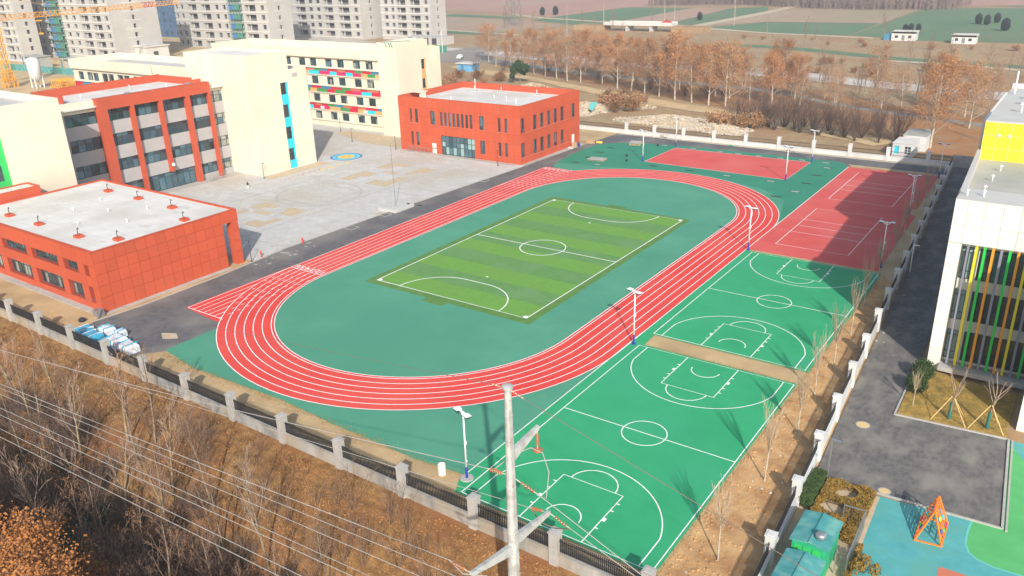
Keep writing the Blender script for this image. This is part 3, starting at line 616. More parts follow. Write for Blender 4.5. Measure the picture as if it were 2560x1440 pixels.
# ------------------------------------------------------------------ red two-storey building at the far corner
def red_block():
    x0, x1, y0, y1, H, zr = -81.0, -51.8, 83.3, 104.0, 10.6, 9.4
    b = thing('red_block', 'two storey red panelled building with narrow windows beside the asphalt road', 'building', (-66, 93, 0))
    Fs = Face((0, y0, 0), XU, -YU); Fe = Face((x1, 0, 0), YU, XU)
    hs = []
    for a, c in ((-78.05, -77.75), (-76.75, -76.3)):
        for z0, z1 in ((5.7, 8.35), (1.2, 3.85)): hs.append((a, c+.25, z0, z1))
    hs += [(-72.85, -71.7, 5.65, 8.25), (-61.0, -59.9, 5.65, 8.2), (-61.0, -59.9, 1.15, 3.65)]
    for i in range(8): a = -70.4+i*1.02; hs.append((a, a+.62, 5.65, 8.2))
    for a in (-56.75, -55.25):
        for z0, z1 in ((5.65, 8.2), (1.15, 3.7)): hs.append((a, a+.6, z0, z1))
    ent = (-70.4, -62.3, .05, 3.75); dr = (-72.9, -71.75, .02, 2.05)
    m = MB(); Fs.wall(m, x0, x1, -.1, H, hs+[ent, dr], .22)
    he = []
    for a in (83.45, 87.45, 89.75, 92.15, 94.5, 96.9): he.append((a, a+1.15, 5.75, 8.4)); he.append((a, a+1.15, 1.3, 3.95))
    he.append((101.05, 102.25, 5.7, 8.35)); ed = (101.0, 102.2, .3, 2.4)
    Fe.wall(m, y0, y1, -.1, H, he+[ed], .22); shell(m, x0, x1, y0, y1, -.1, H, 'se'); m.build('wall', 'redjoint', b)
    Z = [-.08, 1.7, 3.55, 5.4, 7.0, 8.7, H]
    panels(b, Fs, lin(x0, x1, 20), Z, hs+[ent, dr], 'red', .035); panels(b, Fe, lin(y0, y1, 15), Z, he+[ed], 'red', .035)
    for h in hs+he:
        w = h[1]-h[0]; window(b, Fs if h in hs else Fe, h, .2, 1 if w < .8 else 2, (0, .25, 1), gm=['glass', 'glass2', 'glass2'], fw=.05)
    def sill(f, *a):
        m = MB(); f.box(m, *a, -.1, .03); m.build('sill', 'psalmon', b)
    for z in (5.62, 1.12):
        for a0, a1 in ((-78.2, -75.9), (-73, -71.5), (-61.1, -59.8), (-56.9, -54.5)): sill(Fs, a0, a1, z-.1, z)
        sill(Fe, 83.4, 102.5 if z > 3 else 100.8, z-.02, z+.08)
    sill(Fs, -70.6, -62.3, 5.5, 5.6)
    window(b, Fs, ent, .15, 9, (0, .42, .68, 1), gm=['glass', 'glass', 'glasst', 'glass'], fw=.09, name='entrance_glazing')
    m = MB(); Fs.box(m, *dr, .1, .2); m.build('door', 'door', b)
    m = MB(); Fe.box(m, *ed, .1, .2); m.build('door', 'door', b)
    rf = MB().box(x0+.3, x1-.3, y0+.3, y1-.3, zr-.3, zr).build('roof', 'roofw', b)
    for i in range(9): y = y0+2.2+i*2.1; MB().strip([(x0+.4, y), (x1-.4, y)], .10, zr+.003).build('membrane_seam', 'seam', rf)
    for i in range(14): MB().poly(blob(rnd.uniform(-78, -54), rnd.uniform(86, 102), rnd.uniform(.3, .9), 12, .4, 1.6, .8), zr+.004+i*.0002).build('roof_stain', 'seam', rf)
    m = MB(); parapet(m, x0+.003, x1-.003, y0+.003, y1-.003, zr-.2, H+.02, .3); m.build('parapet', 'redplain', b)
    for x, y in ((-75, 100.5), (-69, 101.8), (-60, 101.5)):
        h = MB().box(x-.8, x+.8, y-.5, y+.5, zr, zr+.14).build('roof_hatch', 'roofg', b)
        pipe(b, x-.8, y+.9, zr, .8)
    MB().box(-55, -53.2, 100.6, 101.8, zr, zr+.3).build('roof_hatch', 'roofg', b)
    for x, y, h in ((-77, 103.2, 2.0), (-66, 95, .5), (-62, 93.5, .7), (-58, 91, .9), (-73, 90, .5)): pipe(b, x, y, zr, h)
    m = MB().box(-80.2, -77.5, 86.0, 88.4, zr+1.55, zr+1.7).box(-78, -77.7, 86.4, 88, zr, zr+1.55).build('stair_canopy', 'cream', b)
    m = MB()
    for i in range(4):
        m.bar((-78.5, 82.6-.0, .25+.28*i), (-73.2, 82.6, .25+.28*i), .04)
    for i in range(6): m.bar((-78.5+i*1.06, 82.6, -.02), (-78.5+i*1.06, 82.6, 1.1), .05)
    m.build('ramp_railing', 'metalg', b)
    MB().box(-80, -52.5, 81.9, 83.28, -.02, .05).box(x1+.02, x1+1.0, y0, y1, -.02, .06).build('apron', 'concrete', b)
red_block()
# ------------------------------------------------------------------ cream teaching block with red portico
def colour_bands(b, F, A0, A1, bands, seed):
    rg = random.Random(seed); pal = ['porange', 'cyan', 'pgreen', 'pink', 'porange', 'pred']; pal_shaded = ['pblue', 'pgreen', 'pred', 'psalmon', 'pred']  # upper row palette: panel colours darkened for the shade it lies in
    for z0, z1 in bands:
        zm = z0+(z1-z0)*.56
        for (q0, q1, pp, d) in ((z0, zm, pal, -.09), (zm+.02, z1, pal_shaded, -.05)):
            a = A0; last = None
            while a < A1-.6:
                w = min(rg.uniform(1.6, 3.6), A1-a); c = rg.choice([p for p in pp if p != last]); last = c
                m = MB(); F.box(m, a+.02, a+w-.02, q0, q1, d, d+.1); m.build('colour_panel', c, b); a += w
def cream_wing(b, F, A0, A1, wins, nfl, z_first, H, zr, seed):
    """classroom facade: recessed window floors with sill ledges and colour bands"""
    hs = []; rec = .35
    for k in range(nfl):
        z0 = z_first+3.95*k
        for a in wins: hs.append((a, a+2.2, z0, z0+1.72, .3))
    m = MB(); F.wall(m, A0, A1, -.1, H-1.7, hs, .3); m.build('wall', 'cream', b)
    for h in hs: window(b, F, h, .26, 3, (0, .72, 1), gm=['glass2', 'glass2', 'glass', 'glass2', 'glassw'])
    m = MB()
    for k in range(nfl):
        z0 = z_first+3.95*k; F.box(m, A0, A1, z0-.32, z0-.17, -.28, .02)
        if k < nfl-1: F.box(m, A0, A1, z0+2.02, z0+2.17, -.28, .02)
    F.box(m, A0, A1, H-1.95, H-1.7, -.55, .02)
    m.build('ledge', 'cream', b)
    m = MB(); F.box(m, A0, A1, H-1.7, H, -.6, -.25); m.build('eave_fascia', 'cream', b)
    for a in wins[1::3]:
        q = MB(); F.box(q, a+2.4, a+3.3, z_first+2.3, z_first+2.95, -.42, -.1); q.build('air_conditioner', 'concw', b)
    colour_bands(b, F, A0, A1, [(z_first+3.95*k+2.25, z_first+3.95*(k+1)-.4) for k in range(nfl-1)], seed)
def strip_windows(b, F, a0, a1, zs, infill):
    m = MB(); lo, hi = zs[0][0], zs[-1][1]; prev = .05
    for z0, z1 in zs:
        F.box(m, a0+.02, a1-.02, prev, z0, .12, .3); prev = z1
        window(b, F, (a0+.02, a1-.35, z0, z1), .3, 2, (0, .65, 1), gm='glass2')
        F.box(m, a1-.35, a1-.02, z0, z1, .14, .3)
    m.build('infill_panel', infill, b)
def teaching_block():
    b = thing('teaching_block', 'cream teaching block with four storey red framed portico and cyan window strip', 'building', (-105, 40, 0))
    # north stair tower
    Fe = Face((-88, 0, 0), YU, XU); m = MB()
    zs = [(1.56, 3.73), (5.46, 7.67), (9.42, 11.68), (13.49, 15.55)]
    Fe.wall(m, 54.1, 67.0, -.1, 17.7, [(60.7, 62.4, 0.05, 15.6, .35)]); Fe.wall(m, 54.1, 62.9, 17.7, 21.0)
    m.quad((-105.6, 54.1, -.1), (-88, 54.1, -.1), (-88, 54.1, 21), (-105.6, 54.1, 21)); m.quad((-105.6, 54.1, 15), (-105.6, 62.9, 15), (-105.6, 62.9, 21), (-105.6, 54.1, 21))
    m.quad((-105.6, 62.9, 15), (-88, 62.9, 15), (-88, 62.9, 21), (-105.6, 62.9, 21)); m.quad((-105.6, 67, -.1), (-88, 67, -.1), (-88, 67, 17.7), (-105.6, 67, 17.7))
    m.build('stair_tower', 'cream', b); strip_windows(b, Fe, 60.7, 62.4, zs, 'cyan')
    MB().box(-105.3, -88.3, 54.4, 62.6, 20.3, 20.5).build('roof', 'roofw', b); MB().box(-105.4, -88.2, 62.95, 66.8, 17.3, 17.5).build('roof', 'roofw', b)
    m = MB(); parapet(m, -105.597, -88.003, 54.103, 62.897, 20.2, 21.02, .25); m.build('parapet', 'cream', b)
    m = MB(); parapet(m, -105.597, -88.003, 62.9, 66.997, 17.2, 17.72, .25, 's'); m.build('parapet', 'cream', b)
    MB().box(-88.4, -87.97, 63.6, 64.8, 16.3, 17.0).build('alcove', 'greyband', b)
    # classroom wing behind
    Fw = Face((0, 57, 0), XU, -YU)
    wins = [-149.2+2.9*i+(0.6 if i % 2 else 0) for i in range(9)]
    cream_wing(b, Fw, -151, -121, wins, 4, 1.55, 17.7, 16.6, 5)
    m = MB(); shell(m, -151, -105.6, 57, 68.5, -.1, 17.7, 's'); m.quad((-121, 57, 0), (-105.6, 57, 0), (-105.6, 57, 17.7), (-121, 57, 17.7)); m.build('wall', 'cream', b)
    MB().box(-150.7, -105.7, 57.3, 68.2, 16.2, 16.4).build('roof', 'roofg', b)
    m = MB(); parapet(m, -150.997, -105.7, 57.003, 68.497, 16.1, 17.72, .3, 'e'); m.build('parapet', 'cream', b)
    # south stair tower with green flank
    m = MB(); Fe.wall(m, 13.1, 21.4, -.1, 18.8); m.quad((-88, 21.4, -.1), (-110, 21.4, -.1), (-110, 21.4, 18.8), (-88, 21.4, 18.8))
    m.quad((-110, 21.4, -.1), (-150, 21.4, -.1), (-150, 21.4, 17), (-110, 21.4, 17)); Fe.wall(m, 2, 13.1, 17.0, 18.8); m.quad((-88, 13.1, -.1), (-89, 13.1, -.1), (-89, 13.1, 17), (-88, 13.1, 17)); m.build('stair_tower', 'cream', b)
    Fg = Face((-89, 0, 0), YU, XU); hs = [(9.4, 12.3, z, z+2.1) for z in (1.2, 5.0, 8.8, 12.6)]
    m = MB(); Fg.wall(m, 2, 13.1, -.1, 17.0, hs); m.build('green_flank', 'lgreen', b)
    for h in hs: window(b, Fg, h, .2, 3, (0, .7, 1), gm='glass2')
    MB().box(-150, -88.3, 2, 21.1, 17.6, 17.8).build('roof', 'roofg', b)
    m = MB(); m.box(-110, -88.003, 21.1, 21.397, 17.5, 18.82).box(-88.3, -88.003, 2, 21.1, 17.5, 18.82).box(-150, -110, 21.1, 21.39, 17.5, 19.4); m.build('parapet', 'cream', b)
    for x, y in ((-97, 17.5), (-100, 18.6), (-101, 18.8), (-96.8, 16)): pipe(b, x, y, 17.8, 1.3)
    # link building with the red frame
    xs = -96.0; Fl = Face((xs, 0, 0), YU, XU); rows = [(1.0, 2.85), (5.0, 6.9), (9.0, 10.95), (13.0, 14.9)]
    for a0, a1, n in ((25.6, 30.6, 4), (51.15, 56.05, 4)):
        m = MB(); Fl.wall(m, 25.2 if a0 < 30 else 51.1, 30.7 if a0 < 30 else 57, 14.9, 16.6); m.build('wall', 'cream', b)
        m = MB(); hs = [(a0, a1, *r) for r in rows]; Fl.wall(m, 25.2 if a0 < 30 else 51.1, 30.7 if a0 < 30 else 57, -.1, 14.9, hs); m.build('spandrel_wall', 'greyband', b)
        for h in hs: window(b, Fl, h, .2, n, (0, .62, 1), gm=['glassw', 'glassw', 'glass'] if a0 > 30 else ['glass', 'glass2', 'glass'])
    Fr = Face((-95.0, 0, 0), YU, XU); bays = [(32.1, 36.0), (36.6, 41.1), (41.7, 46.1), (46.9, 50.6)]
    m = MB(); Fr.box(m, 30.6, 51.1, 14.95, 16.75, 0, 1.3)
    m.build('red_frame', 'redplain', b)
    for i, (a0, a1) in enumerate(((30.6, 32.1), (36.0, 36.6), (41.1, 41.7), (46.1, 46.9), (50.6, 51.1))):
        m = MB(); Fr.box(m, a0, a1, 3.0 if i == 2 else -.05, 14.95, 0, 1.3); m.build('red_column', 'redplain', b)
    Fi = Face((-95.75, 0, 0), YU, XU)
    for i, (a0, a1) in enumerate(bays):
        hs = [(a0, a1, *r) for r in rows[1:]]
        if i in (0, 3): hs = [(a0, a1, *rows[0])]+hs
        m = MB(); Fi.wall(m, a0, a1, -.1 if i in (0, 3) else 2.9, 15, hs, .2); m.build('spandrel_wall', 'greyband', b)
        for h in hs: window(b, Fi, h, .15, 4, (0, .7, 1), gm=['glass', 'glass', 'glass2'])
    window(b, Fi, (36.6, 46.1, .0, 2.9), .3, 8, (0, .75, 1), gm='glass', fw=.09, name='entrance_glazing')
    MB().box(-111.4, -95.4, 25.2, 54.05, 15.5, 15.7).box(-95.9, -95.2, 31, 51, 15.7, 16.1).build('roof', 'roofw', b)
    m = MB(); m.box(-111.8, -111.4, 29.0, 52.3, 15.6, 17.0).box(-111.4, -102.5, 29.0, 29.4, 15.6, 17.0).box(-111.4, -101.6, 51.9, 52.3, 15.6, 16.9).box(-101.9, -101.6, 52.3, 54.05, 15.6, 16.5); m.build('back_parapet', 'redplain', b)
    m = MB(); m.quad((-111.8, 24, 0), (-111.8, 57, 0), (-111.8, 57, 15.6), (-111.8, 24, 15.6)); m.quad((-96, 25.2, 0), (-111.8, 25.2, 0), (-111.8, 25.2, 16.6), (-96, 25.2, 16.6)); m.build('wall', 'cream', b)
    for y in (36.2, 47.3): MB().box(-95.9, -95.3, y-.35, y+.35, 16.75, 17.0).build('roof_light', 'metalg', b)
    for x, y in ((-106, 34), (-103, 48), (-108, 44)): pipe(b, x, y, 15.7, .6)
    MB().lathe([(.25, 0), (.3, .25), (.1, .5)], (-94.7, 41.4, 4.0), 8).build('loudspeaker', 'metalw', b)
    m = MB()
    for i in range(4): m.bar((-93.6, 47.2, .25+.25*i), (-93.6, 50.4, .25+.25*i), .04)
    for i in range(5): m.bar((-93.6, 47.2+i*.8, -.02), (-93.6, 47.2+i*.8, 1.05), .05)
    m.build('ramp_railing', 'metalg', b)
    MB().box(-95.7, -93.4, 31, 56, -.03, .04).build('doorstep', 'concrete', b)
teaching_block()
def classroom_block():
    b = thing('classroom_block', 'long cream classroom block with rows of multicoloured panels and orange window strip', 'building', (-115, 99, 0))
    F = Face((0, 94, 0), XU, -YU); wins = [-121.1, -117.4, -112.4, -108.6, -103.6, -99.8, -95.6]+[-126, -130, -135, -139, -144]
    cream_wing(b, F, -152, -93.9, wins, 4, 1.55, 17.4, 16.3, 12)
    m = MB(); shell(m, -152, -94, 94, 106, -.1, 17.4, 's'); m.build('wall', 'cream', b)
    Fe = Face((-88.6, 0, 0), YU, XU); m = MB(); zs = [(1.4, 3.4), (5.3, 7.4), (9.25, 11.3), (13.3, 15.35)]
    Fe.wall(m, 92, 106, -.1, 17.5, [(99.65, 101.2, .05, 15.4, .35)]); Fe.wall(m, 92, 102, 17.5, 19.4)
    m.quad((-94, 92, -.1), (-88.6, 92, -.1), (-88.6, 92, 19.4), (-94, 92, 19.4)); m.quad((-94, 92, 0), (-94, 102, 0), (-94, 102, 19.4), (-94, 92, 19.4)); m.quad((-94, 102, 17), (-88.6, 102, 17), (-88.6, 102, 19.4), (-94, 102, 19.4)); m.quad((-94, 106, 0), (-88.6, 106, 0), (-88.6, 106, 17.5), (-94, 106, 17.5))
    m.build('stair_tower', 'cream', b); strip_windows(b, Fe, 99.65, 101.2, zs, 'porange')
    MB().box(-93.8, -88.8, 92.2, 101.8, 18.5, 18.7).build('roof', 'roofg', b); MB().box(-151.7, -94.1, 94.3, 105.7, 15.6, 15.8).build('roof', 'roofg', b); MB().box(-93.9, -88.7, 102.1, 105.9, 16.8, 17).build('roof', 'roofg', b)
    m = MB(); parapet(m, -93.997, -88.603, 92.003, 101.997, 18.4, 19.42, .25); parapet(m, -151.997, -94.1, 93.6, 105.997, 15.5, 17.42, .3, 's'); m.build('parapet', 'cream', b)
    m = MB(); 
    for x, y in ((-91.5, 92), (-90.5, 92), (-89.9, 92)): m.bar((x, y-.03, 19.45), (x+.5, y-.05, 18.6), .35, .03)
    m.bar((-93, 92.3, 19.46), (-88.9, 97, 19.46), 1.2, .03); m.build('dust_net', 'net', b)
    for x, y in ((-128, 98), (-120, 102), (-108, 100)): pipe(b, x, y, 15.8, 1.0)
classroom_block()
# ------------------------------------------------------------------ kindergarten
def kindergarten():
    b = thing('kindergarten', 'white panelled kindergarten with yellow roof storey and coloured vertical fins', 'building', (32, 50, 0))
    x0, xR, y0 = 23.86, 50, 37.6; F = Face((0, y0, 0), XU, -YU)
    A = [x0, 24.86, 26.16, 27.46, 28.76, 30.06, 31.36]
    op = (24.92, 31.4, .75, 11.9, 1.2)
    m = MB(); F.wall(m, x0, 31.6, -.1, 15.7, [op], .9); m.quad((x0, y0, -.1), (x0-2.2, 84, -.1), (x0-2.2, 84, 15.2), (x0, y0, 15.2)); m.quad((x0, y0, 15.2), (x0-.2, 41.6, 15.2), (x0-.2, 41.6, 15.7), (x0, y0, 15.7)); m.quad((x0-2.2, 84, 0), (xR, 84, 0), (xR, 84, 15.2), (x0-2.2, 84, 15.2)); m.build('wall', 'kgj', b)
    panels(b, F, A, [11.95, 13.5, 15.7], [op], 'kgw', .05); panels(b, F, [x0, 24.9], [-.08, 1.9, 4.4, 7.5, 9.8, 11.9], [], 'kgw', .05)
    Fi = Face((0, y0+.75, 0), XU, -YU); rows = [(.95, 3.8), (4.78, 7.6), (8.6, 11.5)]; hs = []
    for z0, z1 in rows: hs += [(24.95, 25.28, z0, z1), (25.4, 25.85, z0, z1), (26.3, 31.4, z0, z1)]
    m = MB(); Fi.wall(m, 24.9, 31.45, .7, 11.95, hs, .2); m.build('inner_wall', 'kgw', b)
    for h in hs: window(b, Fi, h, .12, 1 if h[1]-h[0] < 1 else 6, (0, .24, .82, 1) if h[1]-h[0] < 1 else (0, .25, 1), gm='glasst' if h[1]-h[0] < 1 else 'glassk', fw=.06)
    m = MB().box(24.9, 31.5, 36.7, 38.4, .3, .72); m.build('plinth', 'concrete', b)
    cs = ['fy', 'fg', 'fo', 'fs', 'fg', 'fo', 'fy', 'fs', 'fg']
    MB().box(25.36, 25.42+.1, y0-.28, y0+.1, .85, 11.88).build('fin', 'fs', b)
    for i in range(9): x = 26.08+.61*i; MB().box(x-.1, x+.1, y0-.28, y0+.1, .85, 11.88).build('fin', cs[i], b)
    # projecting east wing
    m = MB(); shell(m, 31.7, 48, 30.0, 37.6, -.1, 14.0, 'n'); m.build('east_wing', 'kgw', b); MB().box(31.72, 48, 30.05, 37.55, 13.7, 13.98).build('roof', 'roofg', b)
    # roofs
    MB().box(x0-.0, 31.6, y0+.02, 41.5, 15.4, 15.72).build('roof_frame', 'roofg', b)
    MB().poly([(x0-.25, 41.5), (xR, 41.5), (xR, 60.2), (x0-1.15, 60.2)], 14.25).build('roof', 'roofk', b)
    m = MB(); m.bar((x0-.05, 41.5, 14.7), (x0-1.05, 60.2, 14.7), .4, 1.1); m.build('parapet', 'roofg', b)
    m = MB(); m.box(22.9, 48, 60.0, 84, 14, 18.2); m.build('roof_storey', 'kgj', b); MB().box(20.4, 48, 84.02, 108, -.1, 14.2).build('north_wing', 'kgw', b)
    Fy = Face((0, 60.0, 0), XU, -YU); panels(b, Fy, [22.9+1.25*i for i in range(9)], [14.25, 15.5, 16.85, 18.2], [], 'yellow', .05)
    m = MB(); m.box(22.9, 48, 60.02, 84, 18.2, 18.35); m.build('roof', 'roofg', b); MB().box(22.9, 48, 83.6, 84, 18.35, 18.9).build('parapet', 'roofw', b)
    for x in (24.35, 25.4): MB().lathe([(.2, 0), (.2, .04)], (0, 0, 0), 12).v
    for x in (24.3, 25.3):
        m = MB(); m.tube([(x, 59.98, 16.9), (x, 59.9, 16.9)], .18, 12); m.build('vent_cowl', 'roofg', b)
    for x, y in ((25.4, 55.5), (25.2, 51), (25.1, 46.5)):
        MB().tube([(x, y, 14.25), (x, y, 14.75)], .04, 6).lathe([(.16, 0), (.15, .08), (.04, .14)], (x, y, 14.75), 8).build('roof_vent', 'metalw', b)
    for x, y in ((24.5, 39), (25.7, 39.3), (29.3, 39.2)): pipe(b, x, y, 15.72, .45)
    for y in (66, 71, 75): MB().tube([(25.5, y, 18.35), (25.5, y, 19.2)], .06, 6).lathe([(.3, 0), (.05, .2)], (25.5, y, 19.2), 8).build('roof_vent', 'metalw', b)
    MB().tube([(23.6, 79, 18.35), (23.6, 79, 21)], .1, 6).build('roof_mast', 'metalw', b)
kindergarten()
# ------------------------------------------------------------------ unfinished apartment towers
def tower(label, x0, x1, y0, depth, bays, zb=0, floors=11, sh_=3.35, endwin=True, net=None, blue=None):
    b = thing('apartment_tower', label, 'tower block', ((x0+x1)/2, y0+depth/2, 0))
    F = Face((0, y0, 0), XU, -YU); Fe = Face((x1, 0, 0), YU, XU); H = zb+floors*sh_+1
    hs = []
    for k in range(floors):
        z = zb+k*sh_
        for a, w, t in bays:
            q_ = sh_/3.35
            if t == 'b': hs.append((a, a+w, z+.55*q_, z+2.75*q_, 1.8))
            else: hs.append((a, a+w, z+1.0*q_, z+2.65*q_, .7))
    m = MB(); F.wall(m, x0, x1, -.1, H, hs); he = []
    if endwin:
        he = [(y0+depth*.45, y0+depth*.45+1.3, zb+k*sh_+.9, zb+k*sh_+2.6, .7) for k in range(floors)]
    Fe.wall(m, y0, y0+depth, -.1, H, he, .7); shell(m, x0, x1, y0, y0+depth, -.1, H, 'se'); m.quad((x0, y0, H), (x1, y0, H), (x1, y0+depth, H), (x0, y0+depth, H)); m.build('wall', 'hirise', b)
    m = MB()
    for k in range(floors+1): F.box(m, x0-.1, x1, zb+k*sh_-.05, zb+k*sh_+.5, -.22, .02)
    m.build('floor_slab', 'hirisel', b, kind='stuff')
    m = MB()
    if endwin:
        for k in range(floors): Fe.box(m, y0+depth*.28, y0+depth*.62, zb+k*sh_+.5, zb+k*sh_+.9, -.06, .02)
        m.build('wall_patch', 'hirisel', b, kind='stuff')
    key = {}
    for h in hs+he:
        f = F if h in hs else Fe; w, hh, d = h[1]-h[0], h[3]-h[2], h[4]; kk = (round(w, 2), f is F, d)
        if kk not in key:
            q = MB()
            if f is F: q.box(-w/2, w/2, -.05, .05, -hh/2, hh/2)
            else: q.box(-.05, .05, -w/2, w/2, -hh/2, hh/2)
            key[kk] = q.mesh('unlit_window_back', 'unlit_opening')
        inst(key[kk], 'unlit_window_back', b, f.p((h[0]+h[1])/2, (h[2]+h[3])/2, d+.06))  # dark board closes each recess in place of an unlit room
        if f is F and w > 3.3:
            q = MB(); F.box(q, h[0], h[1], h[2]+.55, h[2]+.62, .1, .16); F.box(q, h[0]+w*.18, h[0]+w*.3, h[2], h[3], .9, 1.1); q.build('balcony_rail', 'hirise', b)
    if net:
        a0, a1 = net; m = MB()
        for i in range(5): m.bar(F.p(a0+(a1-a0)*i/4, 0, -1.5), F.p(a0+(a1-a0)*i/4, H, -1.5), .12); m.bar(F.p(a0+(a1-a0)*i/4, 0, -.3), F.p(a0+(a1-a0)*i/4, H, -.3), .12)
        for k in range(floors*2): F.box(m, a0, a1, k*sh_/2+.8, k*sh_/2+.95, -1.6, -.2)
        sc = m.build('scaffold', 'net', b)
        for k in range(floors):
            m = MB(); F.box(m, a0+.4, a0+(a1-a0)*.45, k*sh_+.9, k*sh_+2.8, -1.3, -1.2); m.build('scaffold_sheet', 'netblue', sc)
            m = MB(); F.box(m, a0+(a1-a0)*.5, a1, k*sh_+1.0, k*sh_+3.1, -1.45, -1.4); m.build('scaffold_sheet', 'net', sc)
    return b
B, Wn = 'b', 'w'
tower('grey concrete tower shell with a plain end wall towards the farm fields', -254.4, -223.8, 262, 11, [(-252.1, 2.3, Wn), (-247.7, 1.9, Wn), (-244.2, 5.6, B), (-235.9, 6.1, B), (-227.2, 2.0, Wn)], 1.3, 10, 3.4)
tower('grey concrete tower shell standing between two others, thin slot windows on its end', -311, -260.9, 255, 14, [(-305.7, 7, B), (-296.2, 2.7, Wn), (-290.9, 2.7, Wn), (-285.6, 6.2, B), (-275.6, 7.4, B), (-265.1, 2.5, Wn)], .6, 9, 3.65)
tower('pale concrete tower shell with a blue and green net hoist strip mid facade', -331.2, -265, 204, 13, [(-330.4, 1.9, Wn), (-326.4, 2.1, Wn), (-320.9, 6.6, B), (-310.9, 6.7, B), (-300.7, 2.6, Wn), (-295.2, 2.3, Wn), (-280.1, 7.4, B), (-269.5, 2.5, Wn)], -.45, 9, 3.99, net=(-289.8, -281.6))
tower('pale concrete tower shell with a tall bare end wall and green net hoist', -354, -294, 150, 21, [(-351.8, 2.6, Wn), (-346.9, 6, B), (-328.3, 2.6, Wn), (-322.3, 2.6, Wn), (-316.4, 6.3, B), (-307.4, 6.6, B), (-297.9, 2.3, Wn)], 1.55, 10, 3.35, net=(-339.8, -330.6))
tower('grey concrete tower shell behind the yellow crane mast', -378, -339, 135, 8, [(-375, 2, Wn), (-369, 5.4, B), (-360, 2.2, Wn), (-351.5, 5.6, B), (-343.9, 2.2, Wn)], .0, 10, 3.28)
tb = thing('blue_building', 'blue slab building glimpsed between two concrete towers', 'building', (-378, 238, 0))
m = MB(); F = Face((0, 232, 0), XU, -YU); hs = [(-395+a*5, -392.6+a*5, 1+3.3*k, 2.9+3.3*k, .3) for a in range(8) for k in range(10)]; F.wall(m, -397, -356, 0, 36, hs, .3); shell(m, -397, -356, 232, 245, 0, 36, 's'); m.build('wall', 'bluewall', tb)
q = MB().box(-1.2, 1.2, -.05, .05, -.95, .95).mesh('window', 'glass')
for h in hs: inst(q, 'window', tb, F.p((h[0]+h[1])/2, (h[2]+h[3])/2, .37))
tb2 = MB().box(-293.9, -286, 158, 168, -.1, 5.2).box(-293.9, -285.5, 157.5, 168.5, 5.2, 5.6).build('stair_house', 'hirisel'); tag(tb2, 'low concrete stair house at the foot of the bare tower end wall', 'outbuilding')
m = MB().box(-285.99, -285.9, 161, 163, 1, 3.4).build('unlit_opening', 'unlit_opening', tb2)  # dark plate on the wall painted as an unlit hollow
# ================================================================== FENCES
def rbox(mb, c, u, hu, hv, z0, z1, z0b=None):
    v = Vector((-u[1], u[0])); u = Vector(u[:2]); c = Vector(c[:2]); pts = [c+u*a*hu+v*b*hv for a, b in ((-1, -1), (1, -1), (1, 1), (-1, 1))]
    mb.prism([(p.x, p.y) for p in pts], z0, z1)
def fence(label, A, B, ts, ztop, wall_z, ground_z, pw, wm, pm, bar_sp, bar_w, single, rails, bar_top, slat=False, wall_w=.3):
    A = Vector(A); B = Vector(B); L = (B-A).length; u = (B-A)/L
    f = thing('boundary_fence', label, 'fence', (A.x, A.y, 0))
    P = lambda t: A+u*t
    ends = [0]+list(ts)+[L] if ts[0] > .5 else list(ts)+[L]
    for a, b in zip(ends, ends[1:]):
        if b-a < .8: continue
        m = MB(); a2, b2 = a+pw/2, b-pw/2; rbox(m, (P(a2)+P(b2))/2, u, (b2-a2)/2-.001, wall_w/2, ground_z, wall_z); rbox(m, (P(a2)+P(b2))/2, u, (b2-a2)/2-.002, wall_w/2+.05, wall_z, wall_z+.07); m.build('base_wall', wm, f)
        m = MB()
        for z in rails: m.bar((*P(a2), z), (*P(b2), z), .045, .05)
        r = m.build('rail', 'iron', f)
        n = max(1, int((b2-a2)/bar_sp)); bars = [a2+(i+.5)*(b2-a2)/n for i in range(n)]
        if single and single(P((a+b)/2)):
            q = MB(); rbox(q, (0, 0), u, bar_w/2, .012, wall_z+.12, bar_top); me = q.mesh('bar', 'iron')
            for t in bars: inst(me, 'bar', f, (*P(t), 0))
        else:
            q = MB()
            for t in bars: rbox(q, P(t), u, bar_w/2, .012, wall_z+.12, bar_top)
            q.build('railing', 'iron', f, kind='stuff')
    q = MB(); h = pw/2; rbox(q, (0, 0), u, h, h, ground_z, ztop-.12); rbox(q, (0, 0), u, h+.05, h+.05, ztop-.12, ztop-.04); rbox(q, (0, 0), u, h*.75, h*.75, ztop-.04, ztop)
    me = q.mesh('pillar', pm)
    for t in ts: inst(me, 'pillar', f, (*P(t), 0))
    return f
fa = Vector((-75.5, -2.02)); fb = Vector((20.9, -2.52)); fl = (fb-fa).length
ts = sorted([(15.95-6.43*k+75.5) for k in range(14)])
fence('weathered grey concrete wall fence with black bars along the leaf covered slope', fa, fb, ts, 2.42, .78, -.75, .62, 'wallfront', 'concrete', .14, .075, lambda p: p.x > -20, (1.0, 1.72), 1.92)
ra = Vector((21.14, -2.5)); rb_ = Vector((13.75, 117)); rl = (rb_-ra).length
ts = [(y+2.5)/.9981 for y in (4.7, 11.3, 17.8, 24.1, 30.5, 36.8, 43.4, 49.5, 55.9, 62.4, 69.0, 75.4, 81.8, 88.3, 94.8, 101.3, 107.8)]
fence('white pillared fence with dark bars between the sports ground and kindergarten lane', ra, rb_, [.01]+ts, 2.25, .85, -.1, .6, 'concw', 'concw', .14, .06, None, (1.05, 1.65), 1.8)
ts = sorted(10.0-6.45*k+84 for k in range(15))
fence('white pillared fence along the far asphalt road facing the rubble heaps', (-84, 117.2), (13.75, 117.0), [t for t in ts if t > 30], 2.35, .75, -.1, .62, 'concw', 'concw', .16, .026, None, (1.0, 1.6), 1.75)
